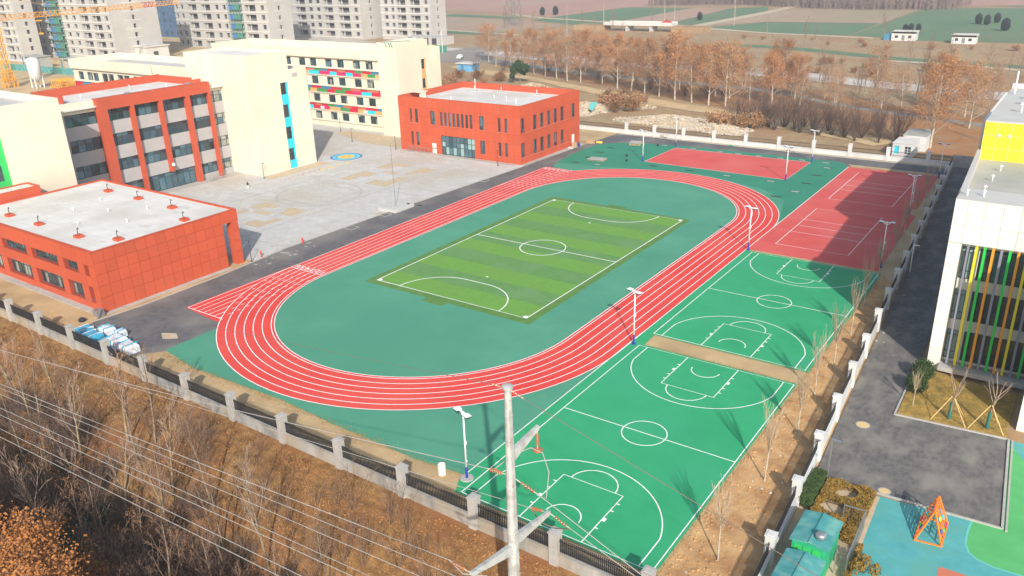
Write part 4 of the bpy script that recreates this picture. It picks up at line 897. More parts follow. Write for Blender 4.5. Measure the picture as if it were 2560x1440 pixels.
lw_ = tag(MB().box(13.6, 21, 117.3, 117.6, -.1, .8).box(13.65, 20.9, 117.42, 117.46, .8, 2.0).build('lane_end_fence', 'concrete'), 'short mesh fence closing the shaded lane beside the kindergarten', 'fence')
# ================================================================== FLOODLIGHTS, LAMPS, FLAGPOLE
def floodlight():
    r = thing('floodlight', 'white court floodlight on blue footed pole with twin angled lamp heads', 'floodlight', (0, 0, 0), 'floodlights round the courts', True)
    MB().lathe([(.22, 0), (.22, .03), (.1, .05), (.085, 1.0)], n=10).build('pole_foot', 'metalb', r, True)
    MB().tube([(0, 0, 1.0), (0, 0, 5.55)], [.08, .055], 10).build('pole', 'metalw', r, True)
    a = MB(); 
    for s in (-1, 1): a.prism([(0, -.09), (s*.62, -.05), (s*.62, .05), (0, .09)] if s > 0 else [(0, .09), (s*.62, .05), (s*.62, -.05), (0, -.09)], 5.52, 5.62); a.bar((0, 0, 5.25), (s*.42, 0, 5.54), .07, .05)
    a.build('cross_arm', 'metalw', r)
    for s in (-1, 1):
        h = MB(); h.box(s*.62-.24, s*.62+.24, -.3, .16, 5.62, 5.68).build('solar_panel', 'metalw', r)
        MB().box(s*.62-.2, s*.62+.2, -.26, .12, 5.5, 5.6).build('lamp_head', 'solar', r)
    MB().box(.06, .16, -.06, .06, 3.0, 3.25).box(.06, .14, -.05, .05, 1.5, 1.6).build('junction_box', 'metalw', r)
    return r
FL = [(-.7, 1.55, 0), (-.6, 27.95, 0), (-.72, 59.7, 0), (14.7, 61.6, .4), (-7.5, 95.4, 0), (-33.8, 96.2, 0), (-33.6, 110.0, 0), (-7.4, 109.6, 0), (13.2, 108.6, .4), (13.2, 85.4, .5)]
f0 = floodlight(); f0.location = (*FL[0][:2], .0); f0.rotation_euler[2] = -.35; reg(f0)
for x, y, a in FL[1:]: copy_tree(f0, (x, y, 0), -.35+a)
m = MB().lathe([(.55, -.02), (.5, .08)], (-.7, 1.55, 0), 9); tag(m.build('concrete_footing', 'concrete'), 'rough concrete footing round the floodlight nearest the dark fence', 'footing')
def lamp():
    r = thing('garden_lamp', 'slim black plaza lamp post with short bracket head', 'lamp post', (0, 0, 0), 'plaza lamp posts', True)
    MB().lathe([(.16, 0), (.16, .04), (.06, .08), (.05, .5), (.035, 2.7)], n=8).build('post', 'metald', r, True)
    MB().box(-.05, .5, -.06, .06, 2.72, 2.8).build('lamp_head', 'metald', r); MB().box(.1, .45, -.05, .05, 2.70, 2.715).build('diffuser', 'white', r); return r
LP = [(-86.9, 53.5), (-95.4, 83.7), (-81.6, 82.2), (-55.3, 80.9), (-106, 90.6), (-53.2, 23.9)]
l0 = lamp(); l0.location = (*LP[0], 0); reg(l0)
for x, y in LP[1:]: copy_tree(l0, (x, y, 0), rnd.uniform(0, 6))
sl = thing('street_lamp', 'white street lamp standing in the shaded lane beside the pillared fence', 'street lamp', (17.9, 61.6, 0))
MB().tube([(17.9, 61.6, 0), (17.9, 61.6, 3.3)], .06, 8).build('post', 'metalw', sl); MB().box(17.8, 18.5, 61.52, 61.68, 3.3, 3.38).build('lamp_head', 'metalw', sl)
sl = thing('street_lamp', 'grey lamp post beside the clipped hedges of the kindergarten', 'street lamp', (21.3, 15.3, 0))
MB().lathe([(.12, -.02), (.12, .05), (.06, .08), (.05, 3.4)], (21.3, 15.3, 0), 8).build('post', 'metalg', sl); MB().box(21.2, 21.9, 15.2, 15.4, 3.4, 3.48).build('lamp_head', 'metalg', sl)
vp = tag(MB().tube([(12.4, 92.2, 0), (12.4, 92.2, 3.5)], .05, 8).lathe([(.2, 0), (.2, .06)], (12.4, 92.2, 0), 8).build('net_post', 'metalw'), 'slim white net post on the red court edge near the fence', 'post')
fp = thing('flagpole', 'tall silver flagpole standing on a white plinth at the plaza edge', 'flagpole', (-53.3, 51.3, 0))
MB().lathe([(.1, .45), (.06, .6), (.05, 5), (.03, 10), (.07, 10.05), (.02, 10.15)], (-53.3, 51.3, 0), 10).build('pole', 'metalg', fp, True)
pp = tag(MB().box(-55.0, -51.4, 49.2, 53.4, -.01, .40).box(-54.8, -51.6, 49.4, 53.2, .40, .43).build('flag_plinth', 'roofg'), 'low white plinth carrying the flagpole beside the asphalt road', 'plinth')
tag(MB().tube([(-52.2, 52.6, .47), (-51.9, 52.9, .52), (-52.3, 53.0, .47)], .09, 6).build('black_bag', 'metald'), 'crumpled black bag lying on the white flagpole plinth', 'bag')
tag(MB().tube([(-51.2, 53.9, .03), (-50.6, 54.3, .06)], .1, 6).build('black_bundle', 'metald'), 'black bundle dropped on the paving beside the flagpole plinth', 'bundle')
for x, y, l in ((-53.1, 32.4, 'red fire hydrant standing alone on the paving near the cement stains'), (-53.6, 25.8, 'red fire hydrant beside the porch corner of the low red hall')):
    h = thing('fire_hydrant', l, 'hydrant', (x, y, 0)); MB().lathe([(.14, -.01), (.14, .05), (.08, .08), (.09, .55), (.12, .6), (.1, .72), (.03, .8)], (x, y, 0), 10).build('barrel', 'cranered', h, True); MB().tube([(x-.18, y, .45), (x+.18, y, .45)], .05, 8).build('outlet', 'cranered', h)
h = thing('capped_post', 'small white post with black cap standing before the cream stair tower', 'speaker', (-84.3, 47.9, 0)); MB().lathe([(.22, -.01), (.22, .35), (.16, .4)], (-84.3, 47.9, 0), 10).build('drum', 'concw', h); MB().lathe([(.15, .4), (.17, .8), (.06, .95)], (-84.25, 47.9, 0), 10).build('cap', 'metald', h)  # unidentified small object, built as a post with dark cap
# ================================================================== ELECTRIC POLE AND WIRES
PX_, PY_ = 13.98, -13.0
ep = thing('power_pole', 'tapered grey steel power pole with three cross arms and brown insulators', 'utility pole', (PX_, PY_, -3.0))
rz = lambda z: .40-.013*z
MB().tube([(PX_, PY_, -3.6), (PX_, PY_, 6), (PX_, PY_, 12), (PX_, PY_, 18.8)], [rz(-3.6), rz(6), rz(12), rz(18.8)], 12).lathe([(.24, 0), (.25, .12), (.1, .16)], (PX_, PY_, 18.75), 12).build('shaft', 'steel', ep)
for i in range(12):
    z = 4+i*1.22; MB().lathe([(rz(z)+.004, 0), (rz(z)+.012, .02), (rz(z)+.012, .06), (rz(z)+.004, .08)], (PX_, PY_, z), 12).build('section_band', 'steel', ep)
m = MB()
for i in range(26): z = 5+i*.53; m.bar((PX_+rz(z)*.8, PY_-rz(z)*.5, z), (PX_+rz(z)*.8+.14, PY_-rz(z)*.5-.06, z), .025)
m.bar((PX_+rz(5)*.9, PY_-.1, 4), (PX_+rz(18)*.9, PY_-.1, 17.8), .1, .04); m.build('climbing_step', 'steel', ep)
arms = [((PX_, PY_+.1, 15.45), (PX_, -10.8, 15.75)), ((PX_, PY_+.1, 10.9), (PX_, -9.95, 10.5)), ((PX_, PY_-.1, 10.55), (PX_, -16.1, 11.25))]
for a, b in arms:
    a = Vector(a); b = Vector(b); m = MB(); n = len(m.v)
    for c, w, h in ((a, .17, .30), (b, .10, .12)): m.v += [(c.x-w, c.y, c.z-h), (c.x+w, c.y, c.z-h), (c.x+w*.7, c.y, c.z+h*.6), (c.x-w*.7, c.y, c.z+h*.6)]
    m.f += [(3, 2, 1, 0), (4, 5, 6, 7)]+[(i, (i+1) % 4, 4+(i+1) % 4, 4+i) for i in range(4)]; m.build('cross_arm', 'steel', ep)
def insulator(p, q, n=5, r=.11):
    p = Vector(p); q = Vector(q); d = q-p; MB().tube([p, q], .025, 5).build('insulator_rod', 'fitting', ep)
    o = None
    for i in range(n):
        c = p+d*(.3+.5*i/(n-1)); t = d.normalized()*.03; MB().tube([c-t, c, c+t], [r*.6, r, r*.5], 8).build('insulator_disc', 'ceramic', ep)
insulator((PX_, -10.85, 15.65), (PX_, -10.85, 14.6), 6, .09)
MB().lathe([(.1, 0), (.24, .04), (.24, .10), (.1, .14)], (PX_, -10.85, 14.45), 10).build('weight', 'ceramic', ep)
insulator((PX_-.2, PY_, 14.35), (12.7, PY_, 14.28)); insulator((PX_+.25, PY_, 14.3), (15.4, PY_, 13.95))
insulator((PX_-.1, -10.05, 10.5), (12.9, -10.05, 10.35)); insulator((PX_+.1, -10.05, 10.5), (15.2, -10.05, 10.1))
insulator((PX_-.1, -16.05, 11.2), (12.7, -16.0, 11.3)); insulator((PX_-.15, PY_, 18.7), (PX_-.8, PY_, 18.72), 3, .06); insulator((PX_+.15, PY_, 18.7), (PX_+.8, PY_, 18.5), 3, .06)
MB().tube([(13.0, PY_, 14.28), (13.3, -12.0, 14.6), (PX_-.2, -11.1, 14.7), (PX_+.3, -10.9, 14.5), (PX_+.9, -11.3, 13.9), (15.3, -12.2, 13.2), (15.4, PY_, 13.9)], .022, 6).build('jumper_cable', 'wire', ep)
MB().tube([(12.9, -10.05, 10.35), (13.5, -9.9, 9.6), (14.2, -9.8, 9.5), (15.2, -10.05, 10.05)], .03, 6).build('jumper_cable', 'wired', ep)
MB().tube([(12.7, -16.0, 11.3), (12.9, -15.4, 10.2), (13.5, -14.4, 9.6)], .03, 6).build('jumper_cable', 'wire', ep)
def wire(label, y, p, q, x0, x1, m, r, sag=0, grp=None):
    (xa, za_), (xb, zb_) = p, q; pts = []
    for i in range(25):
        t = i/24; x = x0+(x1-x0)*t; z = za_+(zb_-za_)*(x-xa)/(xb-xa)-sag*math.sin(math.pi*t); pts.append((x, y, z))
    tag(MB().tube(pts, r, 5).build('overhead_wire', m), label, 'wire', grp)
wire('overhead wire tied to the upper insulator left of the power pole', PY_, (-16.1, 10.24), (12.7, 14.28), -40, 12.7, 'wire', .02, .25)
wire('overhead wire leaving the upper insulator towards the green court corner', PY_, (15.4, 13.95), (20.48, 11.96), 15.4, 27, 'wire', .019)
wire('thin dark earth wire leaving the pole top across the green courts', PY_, (14.8, 18.5), (25.18, 15.68), 14.8, 30, 'wired', .016)
wire('thin dark earth wire leaving the pole top over the track bend', PY_, (-30, 14.6), (13.2, 18.72), -30, 13.2, 'wired', .012, .2)
wire('overhead wire tied to the middle far arm above the fence bars', -10.05, (-5.28, 8.41), (12.9, 10.35), -36, 12.9, 'wire', .016, .0)
wire('overhead wire leaving the middle far arm towards the fence corner', -10.05, (15.2, 10.1), (18.74, 8.89), 15.2, 24, 'wire', .018)
wire('overhead wire tied to the lowest near arm above the leafy slope', -16.0, (-29.9, 7.63), (12.7, 11.3), -40, 12.7, 'wire', .02, .1)
for y, p, q in ((-18, (-24.38, 9.81), (14.72, 12.88)), (-18.8, (-22.35, 10.34), (13.54, 12.9)), (-20, (-19.5, 10.8), (12.01, 13.05)), (-20.8, (-17.45, 11.38), (11.95, 13.61)), (-22, (-14.49, 12.04), (10.45, 13.78)), (-22.8, (-12.42, 12.65), (10.2, 14.25))):
    wire('pale conductor of the paired power line running above the bare slope trees', y, p, q, p[0]-16, q[0]+10, 'wire', .014, 0, 'paired conductors above the slope')
# ================================================================== TREES
def rot_about(d, ang, phi):
    o = d.orthogonal().normalized(); o = Matrix.Rotation(phi, 3, d) @ o
    return (d*math.cos(ang)+o*math.sin(ang)).normalized()
def grow(mb, rg, p, d, L, r, lev, spec, tips, upk=.12):
    n = 4 if lev == 0 else 3; pts = [p]; rad = [r]; q = p.copy(); dd = d.copy(); e = spec[lev].get('taper', .35)
    for i in range(n):
        dd = (dd+Vector((rg.uniform(-1, 1), rg.uniform(-1, 1), rg.uniform(-.6, 1)))*spec[lev].get('wob', .1)+Vector((0, 0, upk))).normalized()
        q = q+dd*L/n; pts.append(q.copy()); rad.append(max(r*(1-(1-e)*(i+1)/n), .008))
    mb[min(lev, len(mb)-1)].tube(pts, rad, (7, 5, 3, 3, 3)[lev], False)
    if lev+1 >= len(spec): tips.append((pts[-1], dd)); tips.append((pts[-2], dd)); return
    S_ = spec[lev+1]
    for k in range(S_['n']):
        t = S_['t0']+(1-S_['t0'])*(k+rg.random()*.9)/S_['n']; t = min(t, .999); i = min(int(t*n), n-1); f = t*n-i
        a = pts[i]+(pts[i+1]-pts[i])*f; rr = (rad[i]+(rad[i+1]-rad[i])*f)*S_.get('rk', .55)
        base = (pts[i+1]-pts[i]).normalized(); nd = rot_about(base, S_['ang']*rg.uniform(.75, 1.25), rg.uniform(0, 6.283) if lev else k*2.4+rg.uniform(-.4, .4))
        grow(mb, rg, a, nd, S_['len']*L*rg.uniform(.7, 1.2)*(1-.45*t*S_.get('short', 1)), max(rr, .010), lev+1, spec, tips, S_.get('up', upk))
    tips.append((pts[-1], dd))
def leaves(mb, rg, tips, per, spread, size):
    for p, d in tips:
        for _ in range(per):
            c = p+Vector((rg.gauss(0, spread), rg.gauss(0, spread), rg.gauss(0, spread*.8)))
            a = Vector((rg.uniform(-1, 1), rg.uniform(-1, 1), rg.uniform(-1, 1))).normalized(); b = a.orthogonal().normalized(); s = size*rg.uniform(.6, 1.35)
            mb.quad(c-a*s-b*s*.6, c+a*s-b*s*.6, c+a*s+b*s*.6, c-a*s+b*s*.6)
def tree_proto(name, label, cat, group, seed, H, r, spec, bark, twig, leaf=None, per=0, lspread=.5, lsize=.12, lean=0):
    rg = random.Random(seed); t = thing(name, label, cat, (0, 0, -400), group, True)
    mbs = [MB(), MB()]; tips = []
    grow(mbs, rg, Vector((0, 0, -.15)), Vector((rg.uniform(-lean, lean), rg.uniform(-lean, lean), 1)).normalized(), H, r, 0, spec, tips, .03)
    mbs[0].build('trunk', bark, t, True); c = mbs[1].build('crown', twig, t)
    if leaf:
        L_ = MB(); leaves(L_, rg, tips, per, lspread, lsize); l_ = L_.build('foliage', leaf, c)
    return reg(t)
def plant(protos, spots, rg, s0=.85, s1=1.15, zf=None, label=None, group=None):
    used = set()
    for i, (x, y) in enumerate(spots):
        p = protos[i % len(protos)]; z = zf(x, y) if zf else 0; s = rg.uniform(s0, s1)
        copy_tree(p, (x, y, z), rg.uniform(0, 6.28), (s*rg.uniform(.92, 1.08), s*rg.uniform(.92, 1.08), s), label[i % len(label)] if isinstance(label, (list, tuple)) else label, group)
ALLP = []
rg = random.Random(3)
pspec = [dict(wob=.05, taper=.2), dict(n=17, t0=.16, ang=.92, len=.46, rk=.5, up=.09, wob=.10), dict(n=8, t0=.2, ang=.62, len=.5, rk=.5, up=.05, wob=.14), dict(n=6, t0=.15, ang=.65, len=.55, rk=.5, up=.03, wob=.2)]
planes = [tree_proto('plane_tree', ('orange leaved plane tree in the row along the dirt track', 'dull brown half bare plane tree in the row along the dirt track', 'thickly leaved orange plane tree in the row along the dirt track', 'short nearly bare plane tree in the row along the dirt track')[i], 'tree', 'plane trees along the dirt track', 11+i, (13.6, 12.6, 13.9, 11.8)[i], .22, pspec, 'barkp', 'twigp', 'leafo' if i not in (1, 3) else 'leafb', (3, 2, 4, 1)[i], .5, .095, .05) for i in range(4)]
spots = [(-118.3, 187.7), (-111.5, 183.9), (-105.5, 181), (-99.9, 178.0), (-94.6, 177), (-87.1, 176.6), (-79.3, 171.3), (-73.5, 168.6), (-68.2, 166.0), (-62.8, 163.6), (-56.9, 160.5), (-51.5, 158.6), (-46.3, 156.8), (-41.6, 155.8)]
plant(planes, spots, rg, .84, 1.02)
back = [(x+6+rg.uniform(-1.5, 1.5), y+11+rg.uniform(-2, 2)) for x, y in spots if x > -112]+[(-126, 192), (-133, 196), (-141, 198), (-150, 206), (-158, 214)]
plant(planes, back, rg, .7, .88, label=['orange leaved plane tree in the second row behind the dirt track', 'dull brown half bare plane tree in the second row behind the dirt track', 'thickly leaved orange plane tree in the second row behind the dirt track', 'short nearly bare plane tree in the second row behind the dirt track'], group='second row of plane trees')
plant(planes, [(x+12+rg.uniform(-2.5, 2.5), y+22+rg.uniform(-2, 3)) for x, y in spots if x > -105], rg, .55, .72, label=['small orange leaved plane tree beside the canal lining', 'small dull brown plane tree beside the canal lining', 'small thickly leaved plane tree beside the canal lining', 'small nearly bare plane tree beside the canal lining'], group='plane trees beside the canal')
plant(planes[:1], [(8.1, 130.5)], rg, 1, 1.02, label='lone big plane tree with orange leaves beside the white cabins', group=None)
plant([planes[k] for k in (0, 3, 1, 3)], [(-30.5, 173.8), (-24, 177), (11.5, 153.0), (18.5, 160), (-33, 164), (-20, 171), (-12, 176), (-5, 171), (3, 175), (-8, 164), (-17, 160), (4, 158), (9, 165), (-26, 163), (-1, 183), (12, 179), (-36, 180), (22, 170)], rg, .6, .9, label=['orange leaved plane tree standing by the back road', 'nearly bare short plane tree standing by the back road', 'dull brown half bare plane tree standing by the back road', 'nearly bare short plane tree standing by the back road'], group='plane trees by the back road')
bspec = [dict(wob=.05, taper=.2), dict(n=16, t0=.2, ang=.6, len=.34, rk=.45, up=.16, wob=.1), dict(n=7, t0=.25, ang=.5, len=.5, rk=.5, up=.1, wob=.14), dict(n=3, t0=.3, ang=.5, len=.6, rk=.6, up=.06, wob=.2)]
bares = [tree_proto('bare_tree', 'leafless grey tree growing between canal and back road', 'tree', 'leafless trees by the canal', 31+i, 10.5, .15, bspec, 'bark', 'twig', None, lean=.05) for i in range(2)]
sp2 = [(-42.9, 192.6), (-33.1, 171.6), (-21.7, 182.4), (-16.7, 180.2), (-10.9, 170.3), (-2.6, 178.2), (1.3, 184.2), (9.6, 186.0), (16.6, 187.2), (-32.7, 202.5), (-3.2, 142.8), (2, 150), (-9, 158), (5, 166), (-15, 168), (20, 175), (-27, 186), (13, 170), (-5, 188), (-18, 192), (24, 150), (15.5, 141)]
sp2 += [(-70+rg.uniform(-45, 30), 186+rg.uniform(0, 12)) for _ in range(12)]
plant(bares, sp2, rg, .7, 1.1)
plant(bares, [(-62.3, 300.5), (-65.8, 299.3), (-17.0, 242.3), (-6.6, 243.2), (4.7, 238.4), (10.2, 234.8), (-12.7, 247.4), (-190, 340), (-178, 352), (-160, 358), (-44.2, 334)]+[(-230+i*11+rg.uniform(-3, 3), 330-i*4+rg.uniform(-4, 4)) for i in range(9)], rg, .6, 1.0, label='thin leafless tree standing at the edge of the far fields', group='thin trees by the far fields')
poles_ = [tree_proto('poplar_tree', 'very tall thin leafless poplar rising in front of the far fields', 'tree', 'tall poplars by the farm road', 51, 22, .17, [dict(wob=.02, taper=.15), dict(n=26, t0=.12, ang=.45, len=.11, rk=.4, up=.25), dict(n=4, t0=.3, ang=.4, len=.5, rk=.5)], 'barkp', 'twigp')]
plant(poles_, [(-150.5, 364), (-157, 366), (-122, 372), (-158, 305), (-172, 296)], rg, .8, 1.05)
# dark thorn bushes and scrub
def bush_proto(name, label, seed, H, n, spread, twig, leaf=None, per=0, grp=None, tw=7, rr=.035, lsz=.09, lspr=.3):
    rg = random.Random(seed); t = thing(name, label, 'bush', (0, 0, -400), grp, True); mb = [MB(), MB()]; tips = []
    sp = [dict(wob=.14, taper=.3), dict(n=tw, t0=.25, ang=.5, len=.5, rk=.5, up=.1, wob=.16), dict(n=3, t0=.3, ang=.55, len=.55, rk=.5, up=.05, wob=.2)]
    for i in range(n):
        a = rg.uniform(0, 6.283); k = rg.uniform(.1, 1)*spread; d = Vector((math.cos(a)*k, math.sin(a)*k, 1)).normalized()
        grow(mb, rg, Vector((math.cos(a)*k*.35, math.sin(a)*k*.35, -.1)), d, H*rg.uniform(.6, 1.05), rr, 0, sp, tips, .03)
    mb[0].build('stem', twig, t); c = mb[1].build('branchwork', twig, t)
    if leaf: L_ = MB(); leaves(L_, rg, tips, per, lspr, lsz); L_.build('foliage', leaf, c)
    return reg(t)
dk = [bush_proto('thorn_bush', 'dark purple grey leafless thicket behind the far white fence', 61+i, 6.6, (24, 16)[i], .8, 'twigd', rr=.045, grp='dark thickets behind the far fence') for i in range(2)]
plant(dk, [(-30.3, 139.5), (-28, 141), (-21.6, 138.2), (-19, 136.5), (-14.9, 135.4), (-10.7, 134.5), (-12.5, 138), (-5.4, 130.6), (-8, 133), (-2, 136), (-24.5, 137), (-17, 134), (-13, 133), (-22.5, 134.5), (-26, 139.5), (-9, 137), (-5, 134), (-1, 131), (1.5, 134), (-18, 140), (-32, 137)], rg, .85, 1.2)
sc = [bush_proto('scrub_bush', 'low brown dry bush among the rubble heaps', 71+i, 2.6, 26, 1.1, 'twig', 'leafb', 1, 'dry bushes among the rubble', 6, .02, .12, .25) for i in range(2)]
plant(sc, [(-66.6, 150.5), (-63.5, 149), (-69, 147), (-60.5, 146), (-64, 143.5), (-59, 141), (-67, 141.5), (-62, 138), (-29, 133), (-33, 131), (-26, 134)], rg, .9, 1.35)
plant(dk, [(-66, 151), (-60, 150), (-100, 186), (-92, 183), (-84, 180), (-76, 177), (-70, 173), (-63, 170), (-57, 167), (-50, 165), (-45, 163), (-108, 189), (-116, 193), (-124, 196), (-132, 190), (-139, 184)], rg, .45, .75, label='low dark leafless thicket in the shade under the plane trees', group='thickets under the plane trees')
plant(sc, [(-130+rg.uniform(-12, 12), 150+rg.uniform(-12, 22)) for _ in range(18)]+[(-98+rg.uniform(-8, 8), 140+rg.uniform(-10, 12)) for _ in range(10)], rg, .6, 1.1, label='low dry bush on the waste ground beyond the red block', group='dry bushes beyond the red block')
plant(sc, [(-30+rg.uniform(-45, 50), 225+rg.uniform(-6, 22)) for _ in range(26)]+[(-95+i*9+rg.uniform(-3, 3), 312+rg.uniform(-8, 10)-i*2) for i in range(14)], rg, .4, .85, label='brown dry bush growing along the canal terraces', group='dry bushes along the canal terraces')
# evergreens
def leafball(name, label, cat, grp, seed, blobs, n, leaf, lsz, trunk=None, bark='bark'):
    rg = random.Random(seed); t = thing(name, label, cat, (0, 0, -400), grp, True); L_ = MB(); tot = sum(b[3]**2 for b in blobs)
    for x, y, z, r, *e in blobs:
        ez = e[0] if e else 1.
        for _ in range(int(n*r*r/tot)):
            d = Vector((rg.gauss(0, 1), rg.gauss(0, 1), rg.gauss(0, 1))).normalized(); k = r*rg.uniform(.55, 1.06)*(1+.1*math.sin(d.x*5+seed)*math.cos(d.y*6+d.z*4)); c = Vector((x+d.x*k, y+d.y*k, z+d.z*k*ez))
            a = (d+Vector((rg.uniform(-1, 1), rg.uniform(-1, 1), rg.uniform(-1, 1)))*.9).normalized(); o = a.orthogonal().normalized(); o2 = a.cross(o); s = lsz*rg.uniform(.6, 1.3)
            L_.quad(c-o*s-o2*s*.55, c+o*s-o2*s*.55, c+o*s+o2*s*.55, c-o*s+o2*s*.55)
    b = trunk or (.06, .5); MB().tube([(0, 0, -.1), (0, 0, b[1]*.6), (.02, .02, b[1])], [b[0], b[0]*.8, b[0]*.4], 6).build('trunk', bark, t)
    L_.build('crown', leaf, t); return reg(t)
cy = leafball('cypress_tree', 'dark rounded evergreen tree standing in the far green field', 'tree', 'dark evergreens in the far field', 5, [(0, 0, 2.6, 1.7, 1.45), (0, 0, 1.5, 1.5, 1)], 2600, 'everd', .22, (.15, 1.5))
plant([cy], [(-19.5, 405.9), (-15.7, 403.1), (-13.0, 414.8), (-5.6, 375.1), (-152, 400), (-261.5, 413), (-255, 418)], rg, .75, 1.1)
plant([cy], [(-41.9, 361.8), (-39.4, 360.5), (-36.8, 362.9)], rg, .55, .7, label='small dark evergreen behind the white farm shed', group='small evergreens behind the farm shed')
pn = leafball('pine_tree', 'green broadleaf evergreen tree beside the dirt track near the red block', 'tree', None, 8, [(0, 0, 4.6, 1.7), (-1.8, .5, 4.2, 1.4), (1.7, -.3, 4.0, 1.5), (.4, .8, 5.6, 1.1), (2.4, .5, 2.2, 1.0), (-1, -.5, 3.2, 1.1)], 2600, 'ever', .2, (.14, 4))
plant([pn], [(-110.6, 168.6)], rg, 1, 1.01)
bb = leafball('clipped_shrub', 'round clipped evergreen shrub at the corner of the dry lawn bed', 'shrub', 'clipped shrubs on the lawn bed', 9, [(0, 0, .85, .85, 1)], 2600, 'hedgeg', .06, (.05, .4))
plant([bb], [(24.05, 34.9), (24.0, 32.2)], rg, .95, 1.12)
oak = leafball('potted_shrub', 'small twisted shrub with grey green tufts beside the rubber playground', 'shrub', None, 10, [(0, 0, 1.2, .5), (.9, -.1, 1.0, .42), (.5, .3, 1.45, .35)], 700, 'hedgey', .06, (.05, 1.0)); plant([oak], [(25.6, 5.9)], rg, 1, 1.01)
# young trees along the right fence
ysp = [dict(wob=.03, taper=.5), dict(n=12, t0=.76, ang=.26, len=1.1, rk=.6, up=.14, wob=.05, short=.1), dict(n=8, t0=.15, ang=.28, len=.45, rk=.8, up=.16, wob=.08)]
yg = [tree_proto('sapling', 'newly planted bare sapling in the soil strip beside the courts', 'tree', 'bare saplings beside the courts', 81+i, 2.8, .065, ysp, 'barkp', 'bamboot') for i in range(2)]
plant(yg, [(18.0, 3.2), (17.6, 12.9), (17.6, 20.6), (17.0, 27.2), (17.0, 33.0), (16.5, 40.9), (15.9, 48.5), (15.6, 56.1), (15.6, 64.3), (15.1, 72.0), (14.7, 80.8), (14.5, 89.5)], rg, .95, 1.12)
# propped kindergarten trees
ksp = [dict(wob=.06, taper=.6), dict(n=6, t0=.7, ang=.55, len=.75, rk=.5, up=.1, wob=.16, short=.2), dict(n=4, t0=.3, ang=.5, len=.5, rk=.5, wob=.2)]
kt = [tree_proto('propped_tree', 'pruned bare tree wrapped in green and braced with bamboo on the dry lawn', 'tree', 'braced trees on the dry lawn', 91+i, 3.0, .1, ksp, 'bark', 'twigp') for i in range(2)]
for i, (x, y, ps) in enumerate(((27.1, 28.9, ((25.9, 28.1), (28.4, 28.1), (28.0, 30.0))), (29.8, 28.9, ((28.55, 28.15), (31.0, 28.35), (30.4, 30.2))))):
    t = copy_tree(kt[i], (x, y, .02), i, 1, label=('pruned bare tree wrapped in green, braced with bamboo, next to the clipped shrubs', 'pruned bare tree wrapped in green, braced with bamboo, next to the white wing')[i])
    MB().tube([(0, 0, .0), (0, 0, 1.45)], .125, 8).build('trunk_wrap', 'wrapg', t) if False else None
    W[t.name] = Vector((x, y, .02)); t.rotation_euler[2] = 0
    MB().tube([(x, y, .0), (x, y, 1.5)], [.135, .115], 8).build('trunk_wrap', 'wrapg', t)
    for px, py in ps: MB().tube([(px, py, .02), (x+(px-x)*.04, y+(py-y)*.04, 2.1)], .035, 6).build('prop_pole', 'bamboo', t)
plant(yg, [(24.3, 29.6)], rg, .55, .56, label='tiny bare sapling on the dry lawn below the clipped shrubs', group=None)
# ================================================================== FOREGROUND SLOPE
fsp = [dict(wob=.07, taper=.22), dict(n=10, t0=.3, ang=.55, len=.38, rk=.45, up=.16, wob=.12), dict(n=6, t0=.25, ang=.5, len=.5, rk=.5, up=.1, wob=.16), dict(n=3, t0=.3, ang=.5, len=.6, rk=.6, up=.05, wob=.2)]
fts = [tree_proto('slope_tree', ('pale barked slope tree with a few tiny brown leaves left', 'leafless slope tree with pale pinkish twigs below the power line', 'leafless slope tree with dark brown twigs below the power line')[i], 'tree', 'bare trees on the slope', 101+i, 7.6, .105, fsp, 'barky' if i == 1 else 'bark', 'twigp' if i == 1 else 'twig', 'leafg' if i == 0 else None, 1, .12, .03, .12) for i in range(3)]
spots = [(-33.5, -10.6), (-28.4, -8.7), (-26.2, -7.6), (-23.8, -12.1), (-10.8, -10.0), (-14.8, -10.3), (-36.2, -12.0), (-38.5, -9.1), (-19.1, -15.9), (-9.7, -13.2), (-21.0, -13.8), (-30.5, -14.5), (-26.5, -16.5), (-17, -12.5), (-33, -17), (-41, -14), (-44, -10), (-48, -9), (-14, -16.5), (-22, -18.5), (-7.0, -16), (-29, -19), (-38, -18), (-53, -10), (-4.5, -13.5), (-31, -11.5), (-35.5, -14), (-24.8, -10), (-19.5, -10.5), (-16, -13.8), (-12, -11.8), (-7.5, -11.5), (-2, -11), (2, -13.5), (-27, -13.5), (-22, -15.5), (-11.5, -15.5), (-40, -11), (-46, -12.5), (-3, -16), (1, -17), (-8.5, -18), (-18, -18)]
plant(fts, spots, rg, .75, 1.15, slope_z)
fbs = [bush_proto('slope_bush', ('tangled brown leafless brush on the leaf covered slope', 'tangled leafless brush coloured blackish for shade on the leaf covered slope')[i], 111+i, 3.0, 24, .8, 'twigd' if i else 'twig', None, 0, 'tangled brush on the slope', 7, .018) for i in range(2)]  # twig colours darkened to stand for the shade in the ditch
fsm = [bush_proto('slender_shrub', 'slender leafless shrub on the upper slope under the weathered front fence', 121, 3.6, 7, .5, 'twig', None, 0, 'slender shrubs under the front fence', 5, .02)]
bsp = []
while len(bsp) < 150:
    x = rg.uniform(-46, 10); y = rg.uniform(-23, -8.5); lim = -9.0-.05*(x+46) if x < -10 else -11.0
    if y < -19 and x < -9: continue
    if y < lim+rg.uniform(-1.5, .6): bsp.append((x, y))
bsp += [(rg.uniform(-30, 14), rg.uniform(-21.5, -18.5)) for _ in range(40)]
plant(fbs, bsp, rg, .55, 1.15, slope_z)
